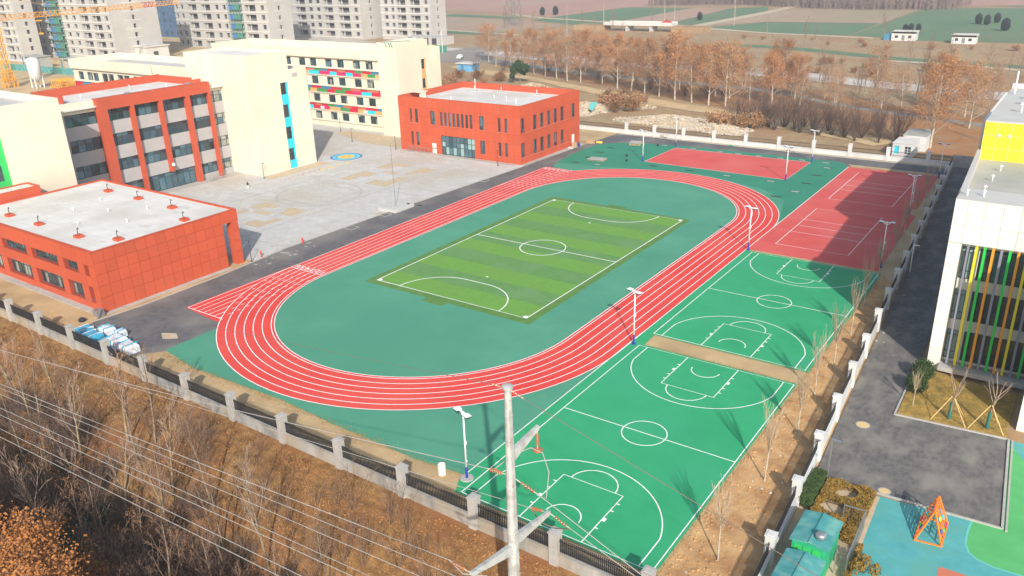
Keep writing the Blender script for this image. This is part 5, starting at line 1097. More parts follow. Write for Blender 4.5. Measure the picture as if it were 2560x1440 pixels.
plant(fsm, [(-2.2, -5.2), (-.6, -5.0), (-5.5, -8.2), (1.4, -6.6), (-8.5, -8.5), (4.5, -8.5), (-12.5, -8.0)]+[(rg.uniform(-48, 9), rg.uniform(-11.5, -5.2)) for _ in range(48)], rg, .5, 1.0, slope_z)
ob = [bush_proto('orange_bush', 'dense bush of curled orange leaves at the foot of the slope', 131, 2.6, 20, .9, 'twig', 'leafr', 4, 'orange leaved bushes at the slope foot', 6, .018, .055, .28)]
plant(ob, [(-16.5, -21.5), (-14.5, -20.5), (-18, -20.8), (-12.5, -20.2), (-21.5, -21.2), (-17.2, -21.9)], rg, .8, 1.15, slope_z)
osp = [dict(wob=.08, taper=.3), dict(n=12, t0=.2, ang=.8, len=.5, rk=.5, up=.1, wob=.14), dict(n=7, t0=.2, ang=.6, len=.5, rk=.5, up=.06, wob=.16), dict(n=4, t0=.2, ang=.6, len=.55, rk=.5, up=.03, wob=.2)]
ots = [tree_proto('orange_leaved_tree', 'oak like tree full of curled orange brown leaves, in a row added for shade', 'tree', 'orange leaved trees below the slope', 151+i, 5.6, .13, osp, 'bark', 'twig', 'leafr', 4, .3, .06, .08) for i in range(2)]
plant(ots, [(-33+2.9*i+rg.uniform(-.6, .6), -24.2+rg.uniform(-1.2, .8)) for i in range(15)]+[(-28+4.3*i, -27.5+rg.uniform(-1, 1)) for i in range(9)], rg, .95, 1.2, slope_z)  # only the corner trees are in view, the rest added to shade the ditch
ib = [bush_proto('olive_bush', 'dull olive green undergrowth bush deep on the slope', 141, 1.7, 16, 1.0, 'twigd', 'ever', 3, 'olive undergrowth on the slope', 6, .016, .07, .25)]
plant(ib, [(rg.uniform(-30, -3), rg.uniform(-21, -14)) for _ in range(16)], rg, .7, 1.2, slope_z)
for p in planes+bares+poles_+dk+sc+[cy, pn, bb, oak]+yg+kt+fts+fbs+fsm+ob+ib+ots: ALLP.append(p)
for p in ALLP:
    for c in KIDS[p.name]:
        for g in KIDS.get(c.name, []): bpy.data.objects.remove(g)
        bpy.data.objects.remove(c)
    bpy.data.objects.remove(p)
# dead grass tufts and fallen leaves on the slope
L_ = MB(); rg = random.Random(17)
for i in range(42000):
    x = rg.uniform(-60, 14); y = -3.0-abs(rg.gauss(0, 8.5))
    if y < -23: continue
    z = slope_z(x, y); a = rg.uniform(0, 6.283); h = rg.uniform(.05, .2)*(1 if rg.random() < .8 else 1.8); w = rg.uniform(.012, .03); dx, dy = math.cos(a), math.sin(a); lx, ly = rg.gauss(0, .5)*h, rg.gauss(0, .5)*h
    n = len(L_.v); L_.v += [(x-dx*w, y-dy*w, z-.02), (x+dx*w, y+dy*w, z-.02), (x+lx, y+ly, z+h)]; L_.f.append((n, n+1, n+2))
o = L_.build('dry_grass', 'straw'); o['kind'] = 'stuff'; o['label'] = 'dry straw coloured grass blades on the slope'; o['category'] = 'grass'
L_ = MB()
for i in range(17000):
    x = rg.uniform(-60, 14); y = -3.1-abs(rg.gauss(0, 8)); 
    if y < -26: continue
    if math.sin(x*.5)+math.cos(y*.8+x*.3) < rg.uniform(-1.6, .9): continue
    z = slope_z(x, y)+rg.uniform(.01, .1); s = rg.uniform(.04, .09); a = Vector((rg.uniform(-1, 1), rg.uniform(-1, 1), rg.uniform(-.5, .5))).normalized(); b = a.orthogonal().normalized(); c = Vector((x, y, z))
    L_.quad(c-a*s-b*s*.6, c+a*s-b*s*.6, c+a*s+b*s*.6, c-a*s+b*s*.6)
o = L_.build('fallen_leaves', 'leafg'); o['kind'] = 'stuff'; o['label'] = 'fallen rust coloured leaves scattered over the slope'; o['category'] = 'leaves'
# ================================================================== PROPS ON THE SPORTS GROUND
rg = random.Random(23)
def lid(x, y, dark, rz, label, grp):
    r = thing('cover_pit', label, 'pit', (x, y, .009), grp)
    m = MB(); m.box(x-.85, x+.85, y-.28, y+.28, .0105, .02); m.build('pit_frame', 'metald', r)
    if not dark: MB().poly([(x-.7, y-.36), (x+.55, y-.42), (x+.72, y+.12), (x-.5, y+.2)], .05).build('stone_lid', 'concrete', r)
    else: MB().box(x-.6, x+.5, y-.2, y+.12, .0205, .035).build('pit_lid', 'ever', r)
SL = [(-44.2, 103.3, 1), (-44.3, 98.9, 1), (-44.2, 94.4, 1), (-44.3, 89.9, 1), (-39.8, 90.2, 0), (-30.6, 94.0, 1), (-23.7, 93.9, 1), (-16.8, 93.6, 0), (-30.1, 110.2, 0), (-24.5, 109.9, 0), (-21.0, 109.9, 0), (-17.0, 109.9, 0), (-35.9, 110.0, 0), (-5.1, 110.2, 0), (-3.9, 106.6, 0), (-4.0, 100.8, 1), (-4.0, 95.0, 1), (-13.1, 110.0, 0), (-9.3, 110.3, 0), (-9.3, 93.5, 0), (-4.0, 89.3, 0), (-5.6, 85.2, 1)]
for x, y, d in SL: lid(x, y, d, 0, 'open dark slot pit cut into the green synthetic ground' if d else 'slot pit with pale stone lid in the green synthetic ground', 'dark slot pits' if d else 'slot pits with stone lids')
def planks(name, label, x, y, w, l, h, rz, m, n=4):
    r = thing(name, label, 'boards', (x, y, .01)); c, s = math.cos(rz), math.sin(rz)
    for k in range(n):
        a0, a1 = -w/2+w*k/n, -w/2+w*(k+1)/n-.04
        MB().prism([(x+c*a-s*b, y+s*a+c*b) for a, b in ((a0, -l/2), (a1, -l/2), (a1, l/2), (a0, l/2))], h-.06+rg.uniform(0, .03), h+rg.uniform(0, .03)).build('board', m, r)
    for b in (-l*.35, 0, l*.35): MB().prism([(x+c*a-s*(b+e), y+s*a+c*(b+e)) for a, e in ((-w/2, -.06), (w/2, -.06), (w/2, .06), (-w/2, .06))], .011, h-.065).build('bearer', 'box', r)
planks('board_stack', 'stack of grey boards with dark sides at the curved edge of the green ground', -41.5, 108.4, 2.2, 2.6, .45, .25, 'concrete', 3)
planks('board_stack', 'pair of low grey board pallets on the green ground between slot pits', -41.6, 93.2, 3.2, 2.2, .3, .1, 'roofk', 4)
for x, y, l in ((-36.4, 94.9, 'small dark paint bucket with pale lid on the green ground'), (-36.9, 108.9, 'small dark bucket beside the red court corner'), (-38.2, 98.4, 'small dark bucket between the two board stacks')):
    tag(MB().lathe([(.17, .005), (.21, .38), (.2, .4), (.02, .4)], (x, y, .004), 10).build('bucket', 'metald'), l, 'bucket')
tag(MB().poly([(-25.5, 115.2, .03), (-24.3, 114.7, .1), (-23.6, 115.2, .04), (-24.6, 115.6, .25)]).poly([(-25.5, 115.2, .03), (-24.6, 115.6, .25), (-24.2, 115.9, .02)]).build('net_heap', 'net'), 'crumpled green dust net heap on the far asphalt road', 'net')
# wrapped goods by the front fence
def bundle(label, x, y, w, l, h, m, k=.12):
    pts = []; b = MB(); n = len(b.v)
    for z, s in ((-.0, 1), (h*.7, 1.02), (h, .82)):
        for a, c in ((-1, -1), (0, -1.05), (1, -1), (1.04, 0), (1, 1), (0, 1.04), (-1, 1), (-1.05, 0)): b.v.append((x+a*w/2*s+rg.uniform(-k, k)*w*.3, y+c*l/2*s+rg.uniform(-k, k)*l*.3, z+(rg.uniform(-k, k)*h if z else 0)))
    for i in range(2):
        for j in range(8): b.f.append((i*8+j, i*8+(j+1) % 8, i*8+8+(j+1) % 8, i*8+8+j))
    b.v.append((x, y, h*1.06)); c = len(b.v)-1
    for j in range(8): b.f.append((16+j, 16+(j+1) % 8, c))
    r = thing('wrapped_bundle', label, 'bundle', (x, y, 0)); b.build('wrapping', m, r); q = MB()
    for t in (-.3, .3): q.box(x+t*w-.03, x+t*w+.03, y-l/2*1.07, y+l/2*1.07, .0, h*1.09)
    q.build('strap', 'plasticb' if m != 'plasticb' else 'plasticw', r); return r
bundle('blue wrapped bundle stack at the left of the goods behind the front fence', -50.4, .1, 1.7, 1.5, .75, 'plasticb')
bundle('blue and white wrapped bundle hard against the front fence bars', -48.2, -.2, 2.0, 1.4, .8, 'plasticb')
bundle('white plastic wrapped bundle between the blue ones and a white crate', -48.5, 1.5, 1.6, 1.2, .8, 'plasticw')
bundle('small white crate standing apart on the asphalt near the goods', -46.6, 1.9, 1.0, .9, .7, 'plasticw', .04)
bundle('large white wrapped bundle on the asphalt behind the second goods pillar', -44.9, .3, 2.1, 1.6, .95, 'plasticw')
bundle('small sky blue bundle tucked between the two large white ones', -43.6, -.9, 1.0, .7, .5, 'skyblue')
bundle('rightmost white wrapped bundle with blue folds by the front fence', -42.6, .2, 2.0, 1.5, .9, 'plasticw')
tag(MB().box(-54.2, -53.2, 3.2, 4.0, .0, .8).box(-54.1, -53.3, 3.15, 3.2, .2, .7).bar((-53.0, 3.0, 0), (-53.0, 3.6, 1.1), .1).build('scrap_box', 'metalg'), 'dented grey metal scrap box at the foot of the low red hall', 'box')
tag(MB().lathe([(.35, -.02), (.42, .2), (.2, .4)], (-54.0, 1.8, 0), 9).build('black_sack', 'metald'), 'black sack lying on the soil near the scrap box', 'sack')
o = tag(MB().poly([(-43.6, 4.6), (-42.2, 5.4), (-40.8, 4.7), (-42.2, 3.8)], .006).build('board_sheet', 'rubble'), 'thin faded board sheet lying on the asphalt beside the green ground', 'board')
tag(MB().lathe([(.30, -.01), (.30, .85), (.27, .86), (.25, .5)], (-2.6, 1.0, 0), 14).build('pipe_segment', 'door'), 'cream pipe segment standing on the soil beside the floodlight footing', 'pipe')
# loose stones along soil edges
st = MB()
for i in range(7): st.lathe([(1, -.3), (.9, .3), (.3, .6)], (0, 0, 0), 6)
def stone_mesh(seed):
    r = random.Random(seed); b = MB(); b.lathe([(.5, -.1), (1, .2), (.8, .7), (.2, .9)], n=7)
    b.v = [(x*r.uniform(.7, 1.2), y*r.uniform(.7, 1.2), z*r.uniform(.6, 1.0)) for x, y, z in b.v]; return b.mesh('stone', 'stone')
sm = [stone_mesh(i) for i in range(4)]
for i in range(60):
    if i < 26: x, y = rg.uniform(16, 20), rg.uniform(-1, 55)
    elif i < 42: x, y = rg.uniform(-34, -1), rg.uniform(-1.6, 1.2)
    else: x, y = -53.9+rg.uniform(-.5, .6), rg.uniform(5, 24)
    g_ = ('soil strip by the saplings', 'soil strip behind the front fence', 'soil strip under the red hall wall')[0 if i < 26 else 1 if i < 42 else 2]
    s = rg.uniform(.04, .13); o = inst(sm[i % 4], 'loose_stone', None, (x, y, -.01), rg.uniform(0, 6), (s, s, s*.8)); tag(o, 'pale loose stone lying on the '+g_, 'stone', 'stones on the '+g_)
L_ = MB(); r_ = random.Random(63)
for i in range(1900):
    x = r_.uniform(15.5, 20.4); y = r_.uniform(-1.4, 58); x = min(x, 20.7-.0619*y)
    s = r_.uniform(.03, .12); u = Vector((r_.uniform(-1, 1), r_.uniform(-1, 1), r_.uniform(-.3, .3))).normalized(); p = Vector((x, y, 0)); L_.bar(p-u*s, p+u*s, s*r_.uniform(.8, 1.6), s*r_.uniform(.6, 1.2))
for i in range(900):
    x = r_.uniform(-60, 0); y = r_.uniform(-1.6, 1.4); s = r_.uniform(.02, .08); u = Vector((r_.uniform(-1, 1), r_.uniform(-1, 1), r_.uniform(-.3, .3))).normalized(); p = Vector((x, y, -.02)); L_.bar(p-u*s, p+u*s, s*r_.uniform(.8, 1.6), s*r_.uniform(.6, 1.2))
o = L_.build('soil_clods', 'rawsoil'); o['kind'] = 'stuff'; o['label'] = 'small soil clods along the inner side of the fences'; o['category'] = 'soil'
L_ = MB()
for i in range(5200):
    k = r_.random()
    if k < .45: x = r_.uniform(-39, -1); y = 1.65+r_.gauss(0, .22)
    elif k < .75: x = 15.35+r_.gauss(0, .12); y = r_.uniform(-.5, 58)
    else: x = r_.uniform(.4, 15); y = r_.choice((28.35, 30.75))+r_.gauss(0, .1)
    h = r_.uniform(.04, .14); a = r_.uniform(0, 6.283); w = .02; n = len(L_.v)
    L_.v += [(x-w*math.cos(a), y-w*math.sin(a), -.02), (x+w*math.cos(a), y+w*math.sin(a), -.02), (x+r_.gauss(0, .06), y+r_.gauss(0, .06), h)]; L_.f.append((n, n+1, n+2))
o = L_.build('edge_grass', 'drygrass'); o['kind'] = 'stuff'; o['label'] = 'short dry weeds along the edges of the court surfaces'; o['category'] = 'grass'
# boxes beside the far red block
for x, y, w, l, h, m, lb in ((-50.9, 100.6, .9, .7, .8, 'box', 'brown carton pile by the white side door of the red block'), (-50.7, 101.6, .7, .6, .55, 'bluetarp', 'small dark blue tub by the side door of the red block'), (-49.9, 105.2, 1.6, .8, .6, 'box', 'row of brown boxes at the far corner of the red block'), (-48.5, 106.3, 1.2, .6, .25, 'ring_y', 'yellow tape heap at the far corner of the red block'), (-51.0, 99.3, 1.0, .5, .25, 'concw', 'white sack beside the carton pile at the red block')):
    tag(MB().box(x-w/2, x+w/2, y-l/2, y+l/2, -.01, h).box(x-w*.3, x+w*.4, y-l*.3, y+l*.35, h, h*1.35).build('carton', m), lb, 'carton')
# ================================================================== KINDERGARTEN YARD
def hedge(name, label, x0, x1, y0, y1, h, leaf, n, holes=()):
    t = thing(name, label, 'hedge', ((x0+x1)/2, (y0+y1)/2, 0)); L_ = MB(); r = random.Random(int(x0*7))
    for i in range(n):
        x = r.uniform(x0, x1); y = r.uniform(y0, y1)
        if any((x-a)**2+(y-b)**2 < c*c for a, b, c in holes): continue
        z = h*(1-r.random()**2*.75)+.1*math.sin(x*4)*math.cos(y*5); a = Vector((r.uniform(-1, 1), r.uniform(-1, 1), r.uniform(-.2, 1))).normalized(); b = a.orthogonal().normalized(); s = r.uniform(.03, .07); c = Vector((x, y, z))
        L_.quad(c-a*s-b*s*.5, c+a*s-b*s*.5, c+a*s+b*s*.5, c-a*s+b*s*.5)
    L_.build('foliage', leaf, t); m = MB(); k = 0
    for i in range(int((x1-x0)*(y1-y0)*1.5)):
        x = r.uniform(x0+.1, x1-.1); y = r.uniform(y0+.1, y1-.1)
        if any((x-a)**2+(y-b)**2 < c*c for a, b, c in holes): continue
        m.tube([(x, y, -.01), (x+r.uniform(-.1, .1), y+r.uniform(-.1, .1), h*.8)], .015, 4)
    m.build('stem', 'bark', t)
hedge('dark_hedge', 'dense dark green clipped hedge block beside the white pillared fence', 20.45, 21.35, 11.0, 15.0, 1.0, 'hedgeg', 11000)
hedge('golden_hedge', 'golden brown leafy hedge bed with two bare soil hollows', 21.5, 24.7, 8.9, 15.1, .6, 'hedgey', 26000, ((23.0, 13.9, .75), (22.6, 11.9, .85)))
hedge('golden_hedge', 'thin golden hedge strip between the mesh pen and the rubber playground', 24.95, 25.3, 3, 9, .5, 'hedgey', 2200)
tag(struct('hedge_soil', MB().poly([(21.3, 15.3), (24.9, 15.3), (25.3, 3), (21.5, 3)], .0), 'bedsoil'), 'bare soil bed under the golden hedges', 'soil') if False else sheet('hedge_soil', [(20.4, 15.3), (24.9, 15.3), (25.35, 2), (20.9, 2)], -.001, 'bedsoil')
def kiosk(label, x0, x1, y0, y1, h, vent):
    k = thing('kiosk', label, 'kiosk', ((x0+x1)/2, (y0+y1)/2, 0)); xm = (x0+x1)/2
    m = MB().box(x0+.15, x1-.15, y0+.12, y1-.12, -.01, h); m.build('wall', 'greenwall', k)
    m = MB(); t = .06
    for s, a, b in ((-1, x0, xm), (1, xm, x1)):
        za_, zb_ = (h+.0, h+.2) if s < 0 else (h+.2, h+.0); n = len(m.v)
        m.v += [(a, y0, za_), (b, y0, zb_), (b, y1, zb_), (a, y1, za_), (a, y0, za_-t), (b, y0, zb_-t), (b, y1, zb_-t), (a, y1, za_-t)]
        m.f += [(n, n+1, n+2, n+3), (n+7, n+6, n+5, n+4), (n, n+4, n+5, n+1), (n+3, n+2, n+6, n+7), (n, n+3, n+7, n+4), (n+1, n+5, n+6, n+2)]
    r = m.build('roof', 'tealroof', k)
    m = MB().bar((xm, y0-.02, h+.23), (xm, y1+.02, h+.23), .12, .04)
    for q in (.33, .66): m.bar((x0, y0+(y1-y0)*q, h+.02), (xm, y0+(y1-y0)*q, h+.22), .04, .02); m.bar((xm, y0+(y1-y0)*q, h+.22), (x1, y0+(y1-y0)*q, h+.02), .04, .02)
    m.build('roof_seam', 'tealroof', r)
    m = MB()
    for i in range(3): m.box(x0+.3+i*.55, x0+.75+i*.55, y0+.08, y0+.12, .3, h-.3)
    m.build('door', 'lgreen', k)
    if vent:
        MB().lathe([(.16, 0), (.16, .15), (.3, .2), (.33, .38), (.28, .5), (.08, .56)], (xm+.45, y0+.75, h+.05), 14).build('turbine_vent', 'metalg', k, True)
kiosk('teal roofed green kiosk with a silver turbine vent beside the fence', 21.75, 24.1, 4.75, 8.05, 2.3, True)
kiosk('teal roofed green kiosk without vent, next to the one with the turbine', 21.9, 24.2, .9, 3.85, 2.3, False)
# mesh pen
pn_ = thing('mesh_pen', 'grey metal mesh pen beside the teal roofed kiosks', 'pen', (24.4, 8, 0)); m = MB()
for x, y in ((23.5, 10.9), (24.8, 11.0), (24.95, 6.0), (24.3, 5.9)): m.bar((x, y, 0), (x, y, 1.6), .07)
for z in (.2, 1.55):
    m.bar((23.5, 10.9, z), (24.8, 11.0, z), .06); m.bar((24.8, 11, z), (24.95, 6, z), .06)
m.build('frame', 'metalg', pn_)
m = MB()
for i in range(28): y = 6+i*.18; m.bar((24.93-.005*i, y, .2), (24.93-.005*i, y, 1.5), .015)
for i in range(8): x = 23.5+i*.17; m.bar((x, 10.92, .2), (x, 10.92, 1.5), .015)
m.build('mesh', 'metalg', pn_, kind='stuff')
# climbing frame
cf = thing('climbing_frame', 'orange triangular climbing frame with coloured rings on the rubber playground', 'climbing frame', (28.6, 13.2, 0))
A0, A1, B0, B1 = Vector((27.75, 11.8, .02)), Vector((29.3, 12.0, .02)), Vector((27.7, 14.5, .02)), Vector((29.25, 14.7, .02)); T0, T1 = Vector((28.55, 12.5, 2.15)), Vector((28.5, 14.2, 2.2))
m = MB()
for a, b in ((A0, A1), (A0, T0), (A1, T0), (B0, B1), (B0, T1), (B1, T1), (T0, T1), (A0, B0), (A1, B1)): m.bar(a, b, .09, .09)
m.build('frame', 'orange', cf)
for s, (a, b) in enumerate(((A0, B0), (A1, B1))):
    for i in range(1, 7):
        t = i/7; p = a+(T0-a)*t; q = b+(T1-b)*t; MB().bar(p, q, .05).build('rung', 'orange', cf)
    for i in range(1, 5):
        t = i/5; p = a+(b-a)*t; q = T0+(T1-T0)*t; MB().bar(p, q, .045).build('slat', 'psalmon' if s == 0 else 'orange', cf)
    for i, (u_, v_, c) in enumerate(((.2, .3, 'ring_b'), (.45, .2, 'fg'), (.7, .45, 'cyan'), (.35, .6, 'fy'), (.75, .15, 'pink'), (.1, .7, 'pblue'), (.55, .75, 'fs'))):
        p = a+(T0-a)*v_; q = b+(T1-b)*v_; c0 = p+(q-p)*u_; nrm = (b-a).cross(T0-a).normalized(); o1 = (b-a).normalized(); o2 = nrm.cross(o1)
        MB().tube([c0+nrm*(.05 if s else -.05)+(o1*math.cos(k*math.pi/6)+o2*math.sin(k*math.pi/6))*.15 for k in range(13)], .035, 5, False).build('ring', c, cf)
for x, y, r_, l in ((21.6, 24.4, .45, 'round tan manhole cover on the kindergarten lane'), (25.0, 16.2, .33, 'round tan manhole cover beside the hedge kerb')):
    o = thing('manhole_cover', l, 'manhole', (x, y, 0)); MB().lathe([(r_+.1, -.003), (r_+.1, .004), (r_, .005)], (x, y, 0), 20).build('rim', 'joint', o); MB().lathe([(r_, .0055), (r_*.9, .011)], (x, y, 0), 20).build('cover', 'bamboo', o)
o = thing('drain_grate', 'dark slotted drain grate at the edge of the kindergarten lane', 'drain', (26.0, 16.1, 0)); m = MB()
for i in range(6): m.box(25.7+i*.12, 25.76+i*.12, 15.9, 16.35, -.002, .012)
m.build('bar', 'metald', o); MB().box(25.65, 26.45, 15.85, 16.4, -.003, .0015).build('pit', 'unlit_opening', o)  # dark plate under the bars stands for the unlit pit
bt = thing('covered_car', 'vehicle shape under a blue tarpaulin in the shaded lane', 'vehicle', (19.2, 112.5, 0)); b = MB()
prof = [(-1.9, .25), (-1.85, .75), (-1.1, .85), (-.6, 1.35), (.8, 1.38), (1.5, .9), (1.95, .75), (1.9, .2)]
for i, y in enumerate((-.85, -.75, .75, .85)):
    k = .9 if i in (0, 3) else 1.
    for x, z in prof: b.v.append((19.2+x*k, 112.5+y, z*(.55 if i in (0, 3) else 1)))
for i in range(3):
    for j in range(7): b.f.append((i*8+j, i*8+j+1, i*8+9+j, i*8+8+j))
b.f += [tuple(range(8)), tuple(range(31, 23, -1))]; b.build('tarpaulin', 'bluetarp', bt)
for x in (-1.2, 1.2):
    for y in (-.7, .7): MB().tube([(19.2+x, 112.5+y-.1, .3), (19.2+x, 112.5+y+.1, .3)], .3, 12).build('wheel', 'tyre', bt)
# ================================================================== BEYOND THE FENCE
def mound(label, x, y, rx, ry, h, seed, m='rubble'):
    r = random.Random(seed); t = thing('rubble_heap', label, 'rubble', (x, y, 0)); b = MB(); n, k = 10, 26
    for i in range(n+1):
        f = i/n
        for j in range(k):
            a = 2*math.pi*j/k; q = (1+.22*math.sin(a*3+seed)+.1*math.sin(a*7)); b.v.append((x+rx*f*q*math.cos(a), y+ry*f*q*math.sin(a), h*(math.cos(f*math.pi)*.5+.5)*(1+r.uniform(-.18, .18))-.06*f))
    for i in range(n):
        for j in range(k): b.f.append((i*k+j, i*k+(j+1) % k, (i+1)*k+(j+1) % k, (i+1)*k+j))
    b.build('heap', m, t); s = MB()
    for i in range(900):
        f = math.sqrt(r.random())*.98; a = r.uniform(0, 6.283); q = (1+.22*math.sin(a*3+seed)); p = Vector((x+rx*f*q*math.cos(a), y+ry*f*q*math.sin(a), h*(math.cos(f*math.pi)*.5+.5))); w = r.uniform(.08, .32)
        u = Vector((r.uniform(-1, 1), r.uniform(-1, 1), r.uniform(-.4, .4))).normalized(); s.bar(p-u*w, p+u*w, w*r.uniform(.5, 1.4), w*r.uniform(.3, .9))
    s.build('rubble_pieces', 'stone', t, kind='stuff')
mound('long pale rubble heap behind the far white fence by the dirt track', -45, 132, 11.5, 6.5, 1.5, 4)
mound('smaller pale rubble heap at the thicket end of the far fence', -33, 129, 8, 4.4, 1.2, 5)
mound('grey rubble heap strewn with green netting behind the red block corner', -70, 137, 7.5, 10, 1.8, 6)
mound('brown earthy rubble heap overgrown with dry bushes', -64, 146, 7.0, 5.5, 2.6, 7, 'terrain')
mound('pale rubble heap beyond the red block roof near the evergreen tree', -100, 160, 9, 4, 1.6, 8)
tag(MB().poly([(-67.5, 139, 1.9), (-66.4, 136.6, 1.5), (-65.2, 132.5, .9), (-66.4, 133, 1.2), (-68.2, 137, 2.0)]).build('net_scrap', 'tealp'), 'torn mint green net scrap lying on the grey rubble heap', 'net')
def cabin(label, x0, x1, y0, y1, h, rm, open_=True):
    c = thing('site_cabin', label, 'cabin', ((x0+x1)/2, (y0+y1)/2, 0)); F = Face((0, y0, 0), XU, -YU); hs = [(x0+.35, x0+1.1, .5, 1.9), (x1-1.5, x1-.4, .5, 1.9)] if open_ else []
    m = MB(); F.wall(m, x0, x1, -.05, h, hs, .15); shell(m, x0, x1, y0, y1, -.05, h, 's'); m.build('wall', 'concw', c); MB().box(x0-.08, x1+.08, y0-.08, y1+.08, h, h+.08).build('roof', rm, c)
    if open_:
        q = MB(); F.box(q, *hs[0], .12, .15); q.build('blue_shutter', 'cyan', c); window(c, F, hs[1], .12, 2, (0, .3, .6, 1), 'concw', 'glass2')
cabin('white container cabin with blue shutter just outside the far fence', 3.4, 6.9, 120.8, 126.4, 2.35, 'roofw'); cabin('grey white container cabin set behind the one with the blue shutter', 3.9, 7.9, 126.8, 133.5, 2.75, 'roofk', False)
hb = thing('blue_shed', 'small bright blue shed on the waste ground beyond the cream tower', 'shed', (-143, 185, 0)); MB().box(-146, -140, 183, 187, -.05, 2.4).build('wall', 'skyblue', hb); m = MB(); m.prism([(-146.4, 182.5), (-139.6, 182.5), (-139.6, 187.5), (-146.4, 187.5)], 2.4, 2.6); m.build('roof', 'roofw', hb); MB().box(-144.5, -143.3, 182.9, 182.98, .0, 1.9).build('door', 'pblue', hb)
def farmhouse(label, x, y, w, l, h, lean):
    c = thing('farm_shed', label, 'shed', (x, y, 0)); F = Face((0, y-l/2, 0), XU, -YU); m = MB(); hs = [(x-.6, x+.5, .05, 2.0), (x-w*.36, x-w*.22, .9, 1.9), (x+w*.2, x+w*.34, .9, 1.9)]
    F.wall(m, x-w/2, x+w/2, -.1, h, hs, .15); shell(m, x-w/2, x+w/2, y-l/2, y+l/2, -.1, h, 's')
    for s in (-1, 1): m.poly([(x+s*w/2, y-l/2, h), (x+s*w/2, y+l/2, h), (x+s*w/2, y, h+.7)])
    m.build('wall', 'concw', c); r = MB()
    for s in (-1, 1): r.bar((x-w/2-.3, y+s*l*.27, h+.36), (x+w/2+.3, y+s*l*.27, h+.36), l*.58, .12, (0, -s*.26, 1))
    r.build('roof', 'roofg', c); q = MB(); F.box(q, *hs[0], .1, .15); q.build('door', 'metalg', c)
    for h_ in hs[1:]: window(c, F, h_, .1, 2, gm='glass2')
    if lean: MB().box(x-w/2-3, x-w/2, y-l/2+1, y+l/2, -.1, 2).build('lean_to', 'pblue', c)
farmhouse('white farm shed with blue lean-to in front of small evergreens', -35, 326, 8.6, 6, 2.6, True); farmhouse('white farm shed without lean-to beside the green field edge', -13.2, 321, 8, 6, 2.3, False)
# bridge
br_ = thing('road_bridge', 'concrete road bridge on piers beyond the plane trees', 'bridge', (-152, 325, 0)); a, b = Vector((-172, 333, 3.0)), Vector((-137, 335, 3.0))
m = MB().bar(a, b, 7.5, .9); m.build('deck', 'hirisel', br_)
for s in (-3.6, 3.6): MB().bar(a+Vector((0, s, .75)), b+Vector((0, s, .75)), .3, .8).build('guard_wall', 'hirisel', br_)
for t in (.35, .7): 
    p = a+(b-a)*t; MB().box(p.x-.6, p.x+.6, p.y-3.2, p.y+3.2, -.1, 2.55).build('pier', 'hirise', br_)
for p, s in ((a, -1), (b, 1)): MB().prism([(p.x, p.y-4), (p.x+s*16, p.y-5), (p.x+s*16, p.y+5), (p.x, p.y+4)], -.1, 2.4).build('abutment', 'terrain', br_)
def car(label, x, y, rz, m, z=0):
    c = thing('car', label, 'car', (x, y, z), None, True, rz); b = MB()
    pr_ = [(-2.2, .35), (-2.25, .85), (-1.5, .95), (-1.0, 1.45), (.6, 1.48), (1.3, .98), (2.15, .85), (2.25, .4)]
    for y_, k in ((-.85, 1), (.85, 1)): b.v += [(px, y_*(1 if pz < 1.2 else .82), pz) for px, pz in pr_]
    for j in range(7): b.f.append((j, j+1, 9+j, 8+j))
    b.f += [tuple(range(7, -1, -1)), tuple(range(8, 16))]; b.f.append((0, 8, 15, 7)); b.build('body', m, c)
    MB().box(-.95, .55, -.79, .79, 1.02, 1.38).build('side_glass', 'glass2', c)
    for wx in (-1.4, 1.4):
        for wy in (-.82, .82): MB().tube([(wx, wy-.1, .32), (wx, wy+.1, .32)], .32, 12).build('wheel', 'tyre', c)
    for wy in (-.6, .6): MB().box(2.18, 2.28, wy-.18, wy+.18, .6, .75).build('headlight', 'white', c)
    return c
car('white estate car driving on the back road past the towers', -167, 211, 2.0, 'carw'); car('red truck cab crossing the concrete road bridge', -141, 335, 3.1, 'cranered', 3.45)
for x, y, l in ((-185.2, 222.8, 'tall white street light beside the back road near the towers'),):
    s_ = thing('street_light', l, 'street light', (x, y, 0)); MB().tube([(x, y, -.1), (x, y, 9)], [.1, .06], 6).build('post', 'metalw', s_); MB().bar((x, y, 9), (x+1.6, y, 9.3), .12, .06).build('lamp_head', 'metalw', s_)
hd = thing('site_hoarding', 'green printed site hoarding along the road by the towers', 'hoarding', (-196, 226, 0))
for i in range(7): MB().box(-208+i*3.2, -204.9+i*3.2, 226, 226.15, -.1, 2.6).build('hoarding_panel', ('net', 'fy', 'pgreen', 'net', 'fy', 'pgreen', 'net')[i], hd)
ab = thing('site_shed_block', 'low grey site shed at the foot of the right tower', 'shed', (-215, 250, 0)); MB().box(-226, -206, 246, 256, -.1, 3.2).build('wall', 'hirise', ab)
for i in range(4): MB().box(-224+i*4.6, -221.4+i*4.6, 245.9, 246, .3, 3.0).build('unlit_bay_panel', 'unlit_opening', ab)  # flat dark panels on the wall painted as unlit open bays
